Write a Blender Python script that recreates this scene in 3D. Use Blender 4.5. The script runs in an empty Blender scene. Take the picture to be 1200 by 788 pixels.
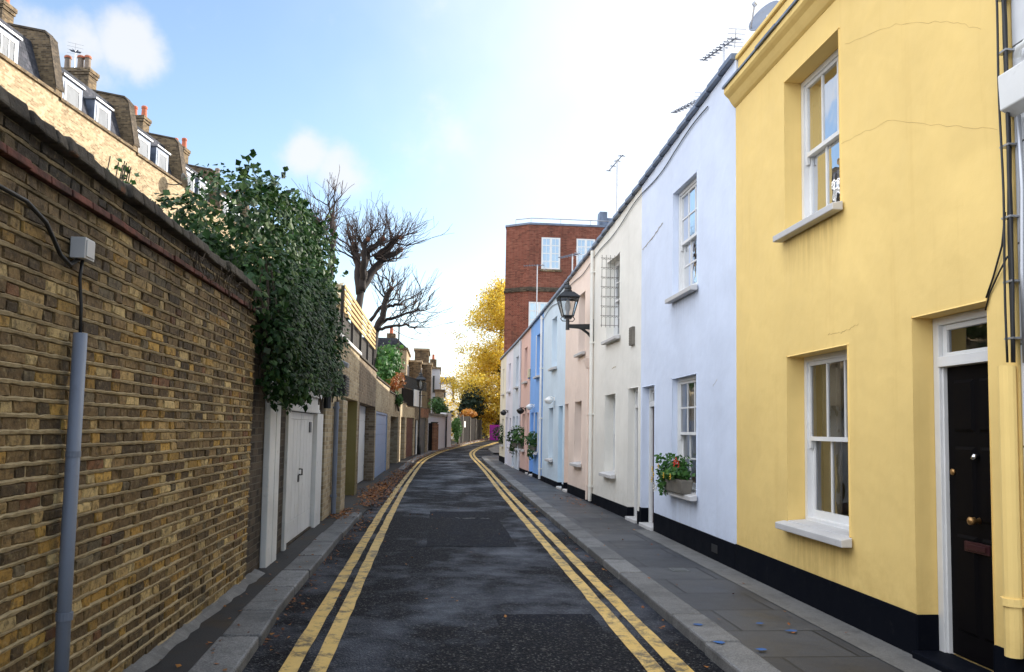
import bpy, bmesh, math, random
from mathutils import Vector, Matrix, noise as mnoise
R = math.radians
random.seed(11)
scene = bpy.context.scene
col = scene.collection

# ------------------------------------------------------------------ mesh builder
class MB:
    def __init__(s): s.v = []; s.f = []; s.c = []; s.cur = None
    def add(s, vs, fs):
        n = len(s.v); s.v += [tuple(p) for p in vs]
        for f in fs:
            s.f.append(tuple(i + n for i in f)); s.c.append(s.cur)
        return s
    def box(s, x0, x1, y0, y1, z0, z1):
        if x0 > x1: x0, x1 = x1, x0
        if y0 > y1: y0, y1 = y1, y0
        if z0 > z1: z0, z1 = z1, z0
        return s.add([(x0,y0,z0),(x1,y0,z0),(x1,y1,z0),(x0,y1,z0),(x0,y0,z1),(x1,y0,z1),(x1,y1,z1),(x0,y1,z1)],
                     [(0,3,2,1),(4,5,6,7),(0,1,5,4),(1,2,6,5),(2,3,7,6),(3,0,4,7)])
    def quad(s, a, b, c, d): return s.add([a,b,c,d], [(0,1,2,3)])
    def hexa(s, lo, hi):
        """solid between two matching polygons"""
        n = len(lo)
        fs = [tuple(reversed(range(n))), tuple(range(n, 2*n))]
        for i in range(n):
            j = (i+1) % n; fs.append((i, j, n+j, n+i))
        return s.add(list(lo)+list(hi), fs)
    def tube(s, pts, rad, seg=8, cap=True):
        pts = [Vector(p) for p in pts]; n = len(pts)
        rads = rad if isinstance(rad, (list, tuple)) else [rad]*n
        base = len(s.v); prev = None
        for i, p in enumerate(pts):
            d = (pts[min(i+1,n-1)] - pts[max(i-1,0)])
            if d.length < 1e-9: d = Vector((0,0,1))
            d.normalize()
            if prev is None:
                a = Vector((0,0,1)) if abs(d.z) < .9 else Vector((1,0,0))
                u = d.cross(a).normalized()
            else:
                u = (prev - d*prev.dot(d))
                u = u.normalized() if u.length > 1e-6 else d.orthogonal().normalized()
            prev = u; w = d.cross(u)
            for k in range(seg):
                t = 2*math.pi*k/seg
                s.v.append(tuple(p + (u*math.cos(t) + w*math.sin(t))*rads[i]))
        for i in range(n-1):
            for k in range(seg):
                k2 = (k+1) % seg
                s.f.append((base+i*seg+k, base+i*seg+k2, base+(i+1)*seg+k2, base+(i+1)*seg+k)); s.c.append(s.cur)
        if cap:
            s.f.append(tuple(base+k for k in reversed(range(seg)))); s.c.append(s.cur)
            s.f.append(tuple(base+(n-1)*seg+k for k in range(seg))); s.c.append(s.cur)
        return s
    def lathe(s, c, prof, seg=16):
        base = len(s.v); c = Vector(c)
        for r, z in prof:
            for k in range(seg):
                t = 2*math.pi*k/seg
                s.v.append((c.x+r*math.cos(t), c.y+r*math.sin(t), c.z+z))
        for i in range(len(prof)-1):
            for k in range(seg):
                k2 = (k+1) % seg
                s.f.append((base+i*seg+k, base+i*seg+k2, base+(i+1)*seg+k2, base+(i+1)*seg+k)); s.c.append(s.cur)
        s.f.append(tuple(base+k for k in reversed(range(seg)))); s.c.append(s.cur)
        m = len(prof)-1
        s.f.append(tuple(base+m*seg+k for k in range(seg))); s.c.append(s.cur)
        return s
    def build(s, name, mat, parent=None, smooth=False, bevel=0, loc=None, weld=False, attr=None):
        me = bpy.data.meshes.new(name)
        me.from_pydata(s.v, [], s.f)
        if attr:
            a = me.attributes.new(attr, 'FLOAT_COLOR', 'FACE')
            for i, c in enumerate(s.c):
                c = c or (0.5,0.5,0.5); a.data[i].color = (c[0], c[1], c[2], 1)
        me.update()
        if weld:
            bm = bmesh.new(); bm.from_mesh(me)
            bmesh.ops.remove_doubles(bm, verts=bm.verts, dist=1e-4)
            bm.to_mesh(me); bm.free()
        if smooth:
            for p in me.polygons: p.use_smooth = True
        me.materials.append(mat)
        o = bpy.data.objects.new(name, me); col.objects.link(o)
        if parent: o.parent = parent
        if loc: o.location = loc
        if bevel:
            m = o.modifiers.new('bevel', 'BEVEL'); m.width = bevel; m.segments = 2
            m.limit_method = 'ANGLE'; m.angle_limit = R(40)
        return o

def tag(o, label=None, cat=None, group=None, kind=None):
    if label: o['label'] = label
    if cat: o['category'] = cat
    if group: o['group'] = group
    if kind: o['kind'] = kind
    return o
def thing(name, label, cat, loc=(0,0,0), rot=0, group=None):
    o = bpy.data.objects.new(name, None); col.objects.link(o)
    o.empty_display_size = .2
    o.location = loc; o.rotation_euler = (0,0,rot)
    return tag(o, label, cat, group)
def struct(o): return tag(o, kind='structure')

# ------------------------------------------------------------------ materials
class NT:
    def __init__(s, name):
        s.m = bpy.data.materials.new(name); s.m.use_nodes = True
        s.t = s.m.node_tree; s.n = s.t.nodes; s.l = s.t.links
        s.b = s.n['Principled BSDF']; s.out = s.n['Material Output']
    def node(s, typ, **kw):
        n = s.n.new(typ)
        for k, v in kw.items():
            if k == 'op': n.operation = v
            elif k == 'inp':
                for kk, vv in v.items(): s.set(n, kk, vv)
            else: setattr(n, k, v)
        return n
    def set(s, n, key, v):
        sock = n.inputs[key]
        if isinstance(v, bpy.types.NodeSocket): s.l.new(v, sock)
        else: sock.default_value = v
    def math(s, op, a, b=0.0, c=None):
        n = s.n.new('ShaderNodeMath'); n.operation = op
        s.set(n, 0, a); s.set(n, 1, b)
        if c is not None: s.set(n, 2, c)
        return n.outputs[0]
    def noise(s, scale, detail=4, rough=.55, vec=None, dist=0):
        n = s.node('ShaderNodeTexNoise', inp={'Scale':scale,'Detail':detail,'Roughness':rough,'Distortion':dist})
        s.l.new(vec or s.obj(), n.inputs['Vector']); return n.outputs['Fac']
    def obj(s):
        if not hasattr(s, '_tc'): s._tc = s.node('ShaderNodeTexCoord')
        return s._tc.outputs['Object']
    def map(s, scale=(1,1,1), vec=None, loc=(0,0,0)):
        n = s.node('ShaderNodeMapping', inp={'Scale':scale,'Location':loc}); s.l.new(vec or s.obj(), n.inputs['Vector']); return n.outputs[0]
    def ramp(s, fac, stops, interp='LINEAR'):
        n = s.node('ShaderNodeValToRGB'); s.l.new(fac, n.inputs[0]); r = n.color_ramp; r.interpolation = interp
        while len(r.elements) < len(stops): r.elements.new(.5)
        for e, (p, c) in zip(r.elements, stops):
            e.position = p; e.color = (c,c,c,1) if isinstance(c, (int,float)) else (*c[:3],1)
        return n.outputs[0]
    def range(s, v, a, b, c=0., d=1.):
        n = s.node('ShaderNodeMapRange', inp={'From Min':a,'From Max':b,'To Min':c,'To Max':d}); s.l.new(v, n.inputs[0]); return n.outputs[0]
    def mix(s, fac, a, b, blend='MIX'):
        n = s.node('ShaderNodeMix'); n.data_type = 'RGBA'; n.blend_type = blend
        s.set(n, 0, fac)
        for k, v in ((6,a),(7,b)):
            if isinstance(v, bpy.types.NodeSocket): s.l.new(v, n.inputs[k])
            else: n.inputs[k].default_value = (*v[:3],1)
        return n.outputs[2]
    def bump(s, h, strength=.3, dist=.01, normal=None):
        n = s.node('ShaderNodeBump', inp={'Strength':strength,'Distance':dist}); s.l.new(h, n.inputs['Height'])
        if normal is not None: s.l.new(normal, n.inputs['Normal'])
        return n.outputs[0]
    def fin(s, color=None, rough=None, normal=None, metal=None, spec=None):
        for k, v in (('Base Color',color),('Roughness',rough),('Normal',normal),('Metallic',metal),('Specular IOR Level',spec)):
            if v is None: continue
            if isinstance(v, bpy.types.NodeSocket): s.l.new(v, s.b.inputs[k])
            else: s.b.inputs[k].default_value = (*v[:3],1) if k == 'Base Color' else v
        return s.m

def plaster(name, c, amount=1.0, seed=0.0, dirt=(.35,.32,.28), sills=()):
    t = NT(name); base = t.map(loc=(seed, seed*1.7, seed*.3))
    big = t.noise(.9, 5, .6, base); mid = t.noise(4.5, 5, .6, base)
    streak = t.noise(1, 5, .65, t.map((5,5,.35), loc=(seed*2,0,seed)))
    c1 = tuple(x*.93 for x in c); c2 = tuple(min(.9, x*1.05) for x in c)
    k = t.mix(t.range(big,.3,.7), c1, c2)
    k = t.mix(t.math('MULTIPLY', t.range(mid,.52,.8), .10*amount), k, tuple(a*.75 for a in c))
    k = t.mix(t.math('MULTIPLY', t.range(streak,.56,.82), .32*amount), k, tuple(a*b*1.6 for a,b in zip(c,dirt)))
    patch = t.math('MULTIPLY', t.range(t.noise(.75,2,.4,t.map(loc=(seed*3+5,seed,seed*.7))), .565,.585), .16*amount)
    k = t.mix(patch, k, tuple(a*.80 for a in c))
    # splash band at the foot of the wall
    sep = t.node('ShaderNodeSeparateXYZ'); t.l.new(t.obj(), sep.inputs[0])
    foot = t.math('MULTIPLY', t.range(sep.outputs[2], .75, .3), t.range(t.noise(7,5,.7), .38,.7))
    k = t.mix(t.math('MULTIPLY', foot, .34*amount), k, tuple(a*b*1.4 for a,b in zip(c,dirt)))
    for u0, u1, zs in sills:      # rain streaks washed off the window sills
        mu = t.math('MULTIPLY', t.range(sep.outputs[0], u0-.12, u0+.08), t.range(sep.outputs[0], u1+.12, u1-.08))
        mz = t.math('MULTIPLY', t.range(sep.outputs[2], zs-.55, zs-.05), t.range(sep.outputs[2], zs+.02, zs-.02))
        st = t.range(t.noise(1,5,.7,t.map((11,11,.9), loc=(seed,0,2))), .40,.68)
        k = t.mix(t.math('MULTIPLY', t.math('MULTIPLY', mu, mz), t.math('MULTIPLY', st, .55*amount)), k, tuple(a*b*1.1 for a,b in zip(c,dirt)))
    n1 = t.bump(t.noise(1.6,3,.5,base), .55, .05)
    n2 = t.bump(t.noise(24,5,.6,base), .22, .006, n1)
    n3 = t.bump(t.noise(150,3,.6,base), .18, .002, n2)
    return t.fin(k, t.range(mid,.3,.7,.62,.82), n3, spec=.3)

def paint(name, c, rough=.4, wear=.25, wc=(.25,.22,.18), spec=.5):
    t = NT(name)
    w = t.range(t.noise(9,6,.7), .58,.8); g = t.noise(2.2,4)
    k = t.mix(t.range(g,.3,.7), tuple(x*.9 for x in c), tuple(min(.92,x*1.06) for x in c))
    k = t.mix(t.math('MULTIPLY', w, wear), k, wc)
    return t.fin(k, t.range(g,.3,.7,rough-.06,rough+.12), t.bump(t.noise(45,4), .15, .003), spec=spec)

def bricks(name, dark, mid, lite, mortar, spread=1.0, grime=.4, header=True, course=.075):
    """Flemish-bond brickwork from object coordinates"""
    t = NT(name)
    geo = t.node('ShaderNodeTexCoord')
    sn = t.node('ShaderNodeSeparateXYZ'); t.l.new(geo.outputs['Normal'], sn.inputs[0])
    wob = t.node('ShaderNodeTexNoise', inp={'Scale':9,'Detail':3}); t.l.new(geo.outputs['Object'], wob.inputs['Vector'])
    wv = t.node('ShaderNodeVectorMath', op='MULTIPLY_ADD'); t.l.new(wob.outputs['Color'], wv.inputs[0])
    wv.inputs[1].default_value = (.012,.012,.010); t.l.new(geo.outputs['Object'], wv.inputs[2])
    s = t.node('ShaderNodeSeparateXYZ'); t.l.new(wv.outputs[0], s.inputs[0])
    side = t.math('GREATER_THAN', t.math('ABSOLUTE', sn.outputs[0]), .7)
    u = t.math('ADD', t.math('MULTIPLY', s.outputs[1], side), t.math('MULTIPLY', s.outputs[0], t.math('SUBTRACT', 1.0, side)))
    u = t.math('ADD', u, 40.0)
    zr = t.math('DIVIDE', t.math('ADD', s.outputs[2], 1.5), course)
    row = t.math('FLOOR', zr); zf = t.math('SUBTRACT', zr, row)
    P = .3375
    uu = t.math('DIVIDE', t.math('ADD', u, t.math('MULTIPLY', row, P*.5)), P)
    cell = t.math('FLOOR', uu); uf = t.math('SUBTRACT', uu, cell)
    st = t.math('GREATER_THAN', uf, .6667)
    du = t.math('MINIMUM', t.math('MINIMUM', uf, t.math('SUBTRACT',1.0,uf)), t.math('ABSOLUTE', t.math('SUBTRACT', uf, .6667)))
    du = t.math('MULTIPLY', du, P)
    dz = t.math('MULTIPLY', t.math('MINIMUM', zf, t.math('SUBTRACT',1.0,zf)), course)
    d = t.math('MINIMUM', du, dz)
    brick = t.range(d, .0035, .0075)
    idv = t.node('ShaderNodeCombineXYZ'); t.l.new(t.math('ADD', cell, t.math('MULTIPLY', st, .37)), idv.inputs[0]); t.l.new(row, idv.inputs[1])
    wn = t.node('ShaderNodeTexWhiteNoise'); t.l.new(idv.outputs[0], wn.inputs[0])
    big = t.noise(.55, 4, .6)
    f = t.math('ADD', t.math('MULTIPLY', t.math('SUBTRACT', wn.outputs[0], .5), spread), t.math('ADD', .5, t.math('MULTIPLY', t.math('SUBTRACT', big, .5), 1.1)))
    k = t.ramp(f, [(0.0,dark),(.5,mid),(1.0,lite)])
    k = t.mix(t.math('MULTIPLY', t.range(t.noise(40,5,.65), .4,.75), .3), k, tuple(a*.5 for a in mid))
    k = t.mix(brick, mortar, k)
    k = t.mix(t.math('MULTIPLY', t.range(t.noise(1,5,.65,t.map((1.6,1.6,.45))), .48,.75), grime), k, (.03,.027,.022))
    h = t.math('ADD', brick, t.math('MULTIPLY', t.noise(60,4,.6), .5))
    return t.fin(k, .85, t.bump(h, .7, .008), spec=.2)

def simple(name, c, rough=.5, metal=0, var=.12, bump=.1, bs=40, spec=.5):
    t = NT(name); g = t.noise(3.0,5,.6)
    k = t.mix(t.range(g,.3,.7), tuple(x*(1-var) for x in c), tuple(min(.95,x*(1+var)) for x in c))
    return t.fin(k, t.range(g,.3,.7,max(.02,rough-.08),min(1,rough+.08)), t.bump(t.noise(bs,4), bump, .004), metal, spec)

def leafmat(name, cols, rough=.45, trans=.25, spec=.4):
    t = NT(name)
    g = t.node('ShaderNodeNewGeometry')
    n = len(cols)
    k = t.ramp(g.outputs['Random Per Island'], [(i/max(1,n-1), c) for i, c in enumerate(cols)])
    k = t.mix(t.math('MULTIPLY', t.range(t.noise(1.1,3), .4,.65), .5), k, cols[0])
    t.fin(k, rough, spec=spec)
    tr = t.node('ShaderNodeBsdfTranslucent'); t.l.new(k, tr.inputs[0])
    mx = t.node('ShaderNodeMixShader'); mx.inputs[0].default_value = trans
    t.l.new(t.b.outputs[0], mx.inputs[1]); t.l.new(tr.outputs[0], mx.inputs[2]); t.l.new(mx.outputs[0], t.out.inputs[0])
    return t.m

def glassmat(name, tint=(1,1,1), wav=.25, boost=0.0):
    t = NT(name); t.n.remove(t.b)
    nb = t.bump(t.noise(3.2,2,.4), wav, .02)
    fr = t.node('ShaderNodeFresnel', inp={'IOR':1.5}); t.l.new(nb, fr.inputs['Normal'])
    gl = t.node('ShaderNodeBsdfGlossy', inp={'Roughness':.012,'Color':(.95,.97,1,1)}); t.l.new(nb, gl.inputs['Normal'])
    tr = t.node('ShaderNodeBsdfTransparent', inp={'Color':(*tint,1)})
    fac = t.math('ADD', t.math('MULTIPLY', fr.outputs[0], 1.5), .03+boost)
    mx = t.node('ShaderNodeMixShader'); t.l.new(fac, mx.inputs[0])
    t.l.new(tr.outputs[0], mx.inputs[1]); t.l.new(gl.outputs[0], mx.inputs[2]); t.l.new(mx.outputs[0], t.out.inputs[0])
    return t.m

M = {}
M['yellow'] = plaster('yellow_render', (.82,.59,.215), 1.0, 1.3, (.42,.36,.25), ((1.41,2.55,3.58),(1.43,2.64,.66)))
M['periwinkle'] = plaster('periwinkle_render', (.64,.705,.84), .6, 4.1, sills=((1.95,3.09,3.56),(1.91,3.08,.68)))
M['cream'] = plaster('cream_render', (.77,.745,.68), .8, 7.7)
M['pink'] = plaster('pink_render', (.80,.655,.56), .7, 2.9)
M['pale_blue'] = plaster('pale_blue_render', (.60,.72,.82), .6, 9.2)
M['blue'] = plaster('blue_render', (.22,.43,.84), .6, 5.5)
M['salmon'] = plaster('salmon_render', (.74,.50,.43), .7, 3.3)
M['blue_grey'] = plaster('blue_grey_render', (.60,.66,.74), .7, 6.1)
M['lilac'] = plaster('lilac_render', (.74,.73,.80), .7, 8.4)
M['primrose'] = plaster('primrose_render', (.80,.75,.60), .7, 8.9)
M['plinth'] = paint('black_plinth', (.0035,.0045,.008), .6, .6, (.032,.032,.034), .05)
M['white'] = paint('white_gloss', (.72,.72,.71), .35, .22, (.42,.40,.36))
M['dirty_white'] = paint('weathered_white', (.72,.72,.70), .5, .55, (.24,.22,.18))
M['sill'] = paint('sill_paint', (.52,.51,.50), .55, .6, (.20,.18,.16))
M['black_door'] = paint('black_door_paint', (.003,.0025,.003), .6, .1, (.02,.015,.012), .06)
M['maroon'] = paint('maroon_door_paint', (.035,.009,.011), .4, .2, (.03,.02,.02), .25)
M['turquoise'] = paint('turquoise_paint', (.10,.42,.60), .4, .2)
M['blue_door'] = paint('blue_door_paint', (.07,.26,.66), .4, .2)
M['lead'] = simple('lead_sheet', (.15,.18,.24), .45, .3, .3, .3, 14)
M['metal_black'] = simple('black_iron', (.012,.013,.014), .38, 0, .3, .15)
M['dark_alu'] = simple('weathered_aluminium', (.10,.11,.14), .5, .6)
M['alu'] = simple('aluminium', (.42,.43,.45), .4, .8, .15, .1)
M['grey_pipe'] = paint('grey_conduit_paint', (.19,.22,.28), .42, .5, (.10,.10,.11))
M['grey_plastic'] = simple('grey_plastic', (.50,.50,.50), .5, 0, .12)
M['cable'] = simple('cable_rubber', (.010,.010,.011), .5, 0)
M['brass'] = simple('brass', (.36,.21,.085), .42, .9, .3)
M['chrome'] = simple('chrome', (.6,.6,.62), .2, 1)
M['glass'] = glassmat('window_glass')
M['glass_lamp'] = glassmat('lantern_glass', (.86,.86,.84), .1)
M['glass_sky'] = glassmat('upstairs_glass', (1,1,1), .2, .5)
M['curtain'] = simple('curtain_cloth', (.46,.45,.43), .9, 0, .12, .2, 20)
M['net'] = simple('net_curtain', (.74,.75,.76), .9, 0, .06, .2, 30)
M['crack'] = simple('plaster_crack', (.40,.28,.11), .9)
M['drape'] = simple('drape_cloth', (.28,.24,.16), .9, 0, .2, .2, 20)
M['interior'] = simple('interior_wall', (.10,.09,.08), .9)
M['terracotta'] = simple('terracotta', (.46,.13,.065), .8, 0, .25, .3)
M['pot_grey'] = simple('sooted_pot', (.22,.17,.13), .85, 0, .3, .3)
M['slate'] = bricks('slate_roof', (.035,.04,.052), (.06,.065,.08), (.10,.10,.12), (.02,.02,.025), .8, .3, course=.2)
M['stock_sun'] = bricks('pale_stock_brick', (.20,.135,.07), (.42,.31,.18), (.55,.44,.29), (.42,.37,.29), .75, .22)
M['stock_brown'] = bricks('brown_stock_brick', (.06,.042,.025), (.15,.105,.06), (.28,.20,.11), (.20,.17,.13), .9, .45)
M['garage_beige'] = bricks('beige_garage_brick', (.25,.18,.10), (.43,.34,.21), (.54,.45,.30), (.45,.40,.31), .8, .20)
M['garage_brown'] = bricks('brown_garage_brick', (.12,.085,.055), (.22,.165,.11), (.32,.25,.165), (.27,.235,.18), .8, .35)
M['garage_dark'] = bricks('dark_garage_brick', (.035,.028,.022), (.075,.057,.042), (.13,.10,.07), (.13,.115,.09), .9, .5)
M['orange_brick'] = bricks('orange_pier_brick', (.14,.055,.03), (.27,.11,.055), (.38,.18,.09), (.25,.2,.15), .8, .3)
M['red_brick'] = bricks('red_brick', (.115,.034,.022), (.20,.058,.038), (.28,.105,.068), (.24,.15,.11), .8, .42)
M['coping'] = None
M['white_render'] = plaster('white_render', (.80,.82,.84), .25, 11)
M['grey_render'] = None
M['slat'] = simple('new_timber', (.50,.33,.13), .65, 0, .2, .2, 30)
M['dark_wood'] = simple('dark_fence_timber', (.045,.038,.032), .75, 0, .35, .4, 25)
M['grey_wood'] = simple('grey_fence_timber', (.17,.155,.13), .8, 0, .3, .4, 25)
M['red_timber'] = paint('red_brown_timber', (.075,.028,.020), .5, .4, (.03,.02,.018))
M['olive'] = plaster('olive_painted_brick', (.20,.165,.055), 1.0, 12)
M['blue_metal'] = paint('blue_grey_metal', (.30,.39,.54), .38, .15)
M['shutter'] = paint('dark_grey_metal', (.09,.095,.095), .45, .3)
M['magenta'] = paint('magenta_hoarding', (.32,.012,.26), .45, .1)
M['bark'] = simple('dark_bark', (.028,.021,.018), .9, 0, .35, .8, 22)
M['knuckle'] = simple('russet_bark', (.17,.065,.03), .9, 0, .3, .8, 25)
M['twig'] = simple('brown_twig', (.065,.042,.034), .85)
M['ivy'] = leafmat('ivy_leaf', [(.007,.022,.006),(.013,.042,.011),(.022,.064,.016),(.042,.098,.026),(.10,.155,.045)], .5, .2, .2)
M['autumn'] = leafmat('yellow_leaf', [(.50,.31,.02),(.76,.54,.04),(.84,.65,.09),(.84,.70,.20),(.62,.56,.14)], .55, .6, .3)
M['shrub'] = leafmat('shrub_leaf', [(.025,.075,.018),(.05,.13,.03),(.09,.20,.045)], .5, .25)
M['conifer'] = leafmat('dark_evergreen_leaf', [(.008,.022,.012),(.014,.038,.02),(.025,.055,.028)], .6, .1)
M['bright'] = leafmat('bright_shrub_leaf', [(.03,.10,.02),(.055,.16,.032),(.11,.23,.05)], .5, .3)
M['russet'] = leafmat('russet_leaf', [(.20,.05,.015),(.32,.10,.025),(.16,.12,.03),(.40,.16,.04)], .6, .3)
M['orange_leaf'] = leafmat('orange_leaf', [(.30,.10,.015),(.42,.17,.025),(.50,.29,.05)], .6, .3)
M['litter'] = leafmat('fallen_leaf', [(.10,.030,.010),(.22,.07,.016),(.34,.12,.022),(.42,.19,.04),(.14,.06,.025)], .6, .1)
M['straw'] = leafmat('dry_grass', [(.42,.36,.24),(.55,.49,.36)], .8, .2)
M['net_blue'] = simple('blue_grey_net_curtain', (.115,.135,.165), .9, 0, .1)  # darker blue-grey net for the dormer windows
M['pebble_white'] = simple('pale_flower', (.75,.72,.66), .6)
M['red_flower'] = simple('red_petal', (.70,.035,.02), .6, 0, .15)
M['yellow_flower'] = simple('yellow_petal', (.75,.48,.05), .6, 0, .15)
M['trough'] = simple('stone_trough', (.16,.145,.12), .85, 0, .3, .5, 30)
M['stem'] = simple('woody_stem', (.06,.045,.03), .9)
M['alarm'] = simple('cream_alarm_plastic', (.60,.50,.30), .5)
M['lamp_white'] = simple('white_lamp_enamel', (.75,.75,.73), .35)

def coping_mat():
    t = NT('mossy_coping_stone'); g = t.noise(5,6,.65); m = t.noise(2.1,5,.6)
    k = t.mix(t.range(g,.3,.72), (.028,.024,.020), (.125,.110,.090))
    k = t.mix(t.math('MULTIPLY', t.range(m,.55,.72), .55), k, (.035,.038,.016))
    k = t.mix(t.math('MULTIPLY', t.range(t.noise(3.3,4), .66,.72), .6), k, (.23,.085,.035))
    return t.fin(k, .9, t.bump(t.noise(26,6,.7), .9, .02), spec=.2)
M['coping'] = coping_mat()
def tile_mat():
    t = NT('tile_course_clay'); g = t.noise(7,6,.65)
    k = t.mix(t.range(g,.35,.7), (.045,.026,.022), (.17,.065,.048))
    return t.fin(k, .85, t.bump(t.noise(30,5,.7), .7, .01), spec=.2)
M['tile'] = tile_mat()
def near_brick_mat():
    t = NT('weathered_yellow_stock_brick')
    a = t.node('ShaderNodeAttribute'); a.attribute_name = 'tone'
    g = t.noise(38,6,.7); b = t.noise(21,6,.7); w = t.noise(.7,4,.6)
    k = t.mix(t.math('MULTIPLY', t.range(b,.47,.63), .70), a.outputs['Color'], (.032,.025,.018))
    k = t.mix(t.math('MULTIPLY', t.range(g,.52,.72), .4), k, (.03,.023,.014))
    k = t.mix(t.math('MULTIPLY', t.range(t.noise(26,6,.68,t.map(loc=(3,1,7))), .55,.68), .55), k, (.40,.31,.16))
    k = t.mix(t.math('MULTIPLY', t.range(w,.5,.72), .4), k, (.045,.036,.022))
    sep = t.node('ShaderNodeSeparateXYZ'); t.l.new(t.obj(), sep.inputs[0])
    soot = t.math('MULTIPLY', t.range(sep.outputs[2], 1.9, 2.75), t.range(t.noise(1.0,5,.65,t.map((1.6,1.6,.5))), .32,.6))
    k = t.mix(t.math('MULTIPLY', soot, .8), k, (.018,.015,.012))
    damp = t.math('MULTIPLY', t.range(sep.outputs[2], .5, .05), t.range(t.noise(2.0,5,.65), .30,.6))
    k = t.mix(t.math('MULTIPLY', damp, .45), k, (.022,.022,.012))
    h = t.math('ADD', t.math('MULTIPLY', g, .6), b)
    return t.fin(k, t.range(b,.3,.7,.62,.9), t.bump(h, .9, .012), spec=.3)
M['near_brick'] = near_brick_mat()
def mortar_mat():
    t = NT('ribbon_mortar'); g = t.noise(14,6,.7); w = t.noise(.9,4)
    k = t.mix(t.range(g,.3,.7), (.26,.20,.11), (.50,.40,.24))
    k = t.mix(t.math('MULTIPLY', t.range(w,.46,.7), .45), k, (.10,.08,.05))
    sep = t.node('ShaderNodeSeparateXYZ'); t.l.new(t.obj(), sep.inputs[0])
    soot = t.math('MULTIPLY', t.range(sep.outputs[2], 1.9, 2.75), t.range(t.noise(1.0,5,.65,t.map((1.6,1.6,.5))), .32,.6))
    k = t.mix(t.math('MULTIPLY', soot, .8), k, (.028,.025,.02))
    return t.fin(k, .9, t.bump(t.noise(70,5,.7), .8, .006), spec=.2)
M['mortar'] = mortar_mat()
def scored_mat():
    t = NT('grey_scored_stucco'); n0 = t.node('ShaderNodeSeparateXYZ'); t.l.new(t.obj(), n0.inputs[0])
    zf = t.math('FRACT', t.math('DIVIDE', t.math('ADD', n0.outputs[2], .31), .62))
    line = t.range(t.math('MINIMUM', zf, t.math('SUBTRACT', 1.0, zf)), .006, .014)
    g = t.noise(2.5,5)
    k = t.mix(t.range(g,.3,.7), (.56,.57,.58), (.66,.67,.68)); k = t.mix(line, (.10,.10,.10), k)
    return t.fin(k, .75, t.bump(line, .5, .01, t.bump(t.noise(30,5), .25, .005)), spec=.3)
M['grey_render'] = scored_mat()
def asphalt_mat():
    t = NT('wet_asphalt')
    agg = t.node('ShaderNodeTexVoronoi', inp={'Scale':75}); t.l.new(t.obj(), agg.inputs['Vector'])
    fine = t.noise(160,3,.6)
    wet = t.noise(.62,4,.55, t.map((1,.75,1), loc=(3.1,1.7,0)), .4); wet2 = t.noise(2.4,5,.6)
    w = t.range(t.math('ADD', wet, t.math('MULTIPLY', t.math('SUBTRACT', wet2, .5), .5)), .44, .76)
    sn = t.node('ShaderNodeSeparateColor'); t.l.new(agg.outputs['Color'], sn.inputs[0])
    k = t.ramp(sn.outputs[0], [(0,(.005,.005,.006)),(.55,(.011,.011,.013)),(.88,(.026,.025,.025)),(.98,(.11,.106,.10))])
    k = t.mix(t.math('MULTIPLY', w, .5), k, (.009,.013,.028))  # blue sheen of the sky put into the colour of the wet areas
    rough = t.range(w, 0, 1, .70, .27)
    rough = t.math('ADD', rough, t.math('MULTIPLY', t.math('SUBTRACT', fine, .5), .3))
    h = t.math('ADD', agg.outputs['Distance'], t.math('MULTIPLY', fine, .4))
    bs = t.range(w, 0, 1, .9, .7)
    bn = t.node('ShaderNodeBump', inp={'Distance':.009}); t.l.new(h, bn.inputs['Height']); t.l.new(bs, bn.inputs['Strength'])
    return t.fin(k, rough, bn.outputs[0], spec=t.range(w, 0, 1, .07, .58))
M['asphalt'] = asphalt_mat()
M['asphalt'].node_tree.nodes['Principled BSDF'].inputs['Specular Tint'].default_value = (.58,.70,1.0,1)  # blue highlight tint standing in for reflected sky
def line_mat():
    t = NT('yellow_line_paint')
    wear = t.range(t.math('ADD', t.noise(7,6,.7), t.math('MULTIPLY', t.noise(55,4,.7), .35)), .655,.80)
    g = t.noise(1.7,4)
    k = t.mix(t.range(g,.3,.7), (.56,.36,.085), (.68,.47,.15))
    k = t.mix(t.math('MULTIPLY', t.range(t.noise(3.4,5,.65), .5,.72), .4), k, (.33,.22,.075))
    k = t.mix(t.math('MULTIPLY', wear, .85), k, (.05,.045,.035))
    return t.fin(k, .55, t.bump(t.noise(110,4,.7), .6, .004), spec=.4)
M['line'] = line_mat()
def granite_mat(name, a, b):
    t = NT(name); v = t.noise(75,5,.8); g = t.noise(1.6,5,.6); d = t.noise(6,6,.7)
    k = t.mix(t.range(v,.36,.64), a, b)
    gi = t.node('ShaderNodeNewGeometry'); k = t.mix(1.0, k, t.ramp(gi.outputs['Random Per Island'], [(0,.62),(1,1.12)]), 'MULTIPLY')
    k = t.mix(t.math('MULTIPLY', t.range(d,.5,.7), .55), k, tuple(x*.45 for x in a))
    k = t.mix(t.math('MULTIPLY', t.range(g,.45,.7), .5), k, tuple(x*.6 for x in a))
    return t.fin(k, t.range(g,.3,.7,.5,.75), t.bump(v, .35, .004), spec=.4)
M['granite'] = granite_mat('granite_kerb', (.085,.085,.085), (.25,.245,.235))
M['granite_left'] = granite_mat('worn_granite_kerb', (.075,.078,.080), (.31,.31,.305))
M['concrete'] = granite_mat('pale_concrete', (.12,.117,.11), (.21,.205,.195))
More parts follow.
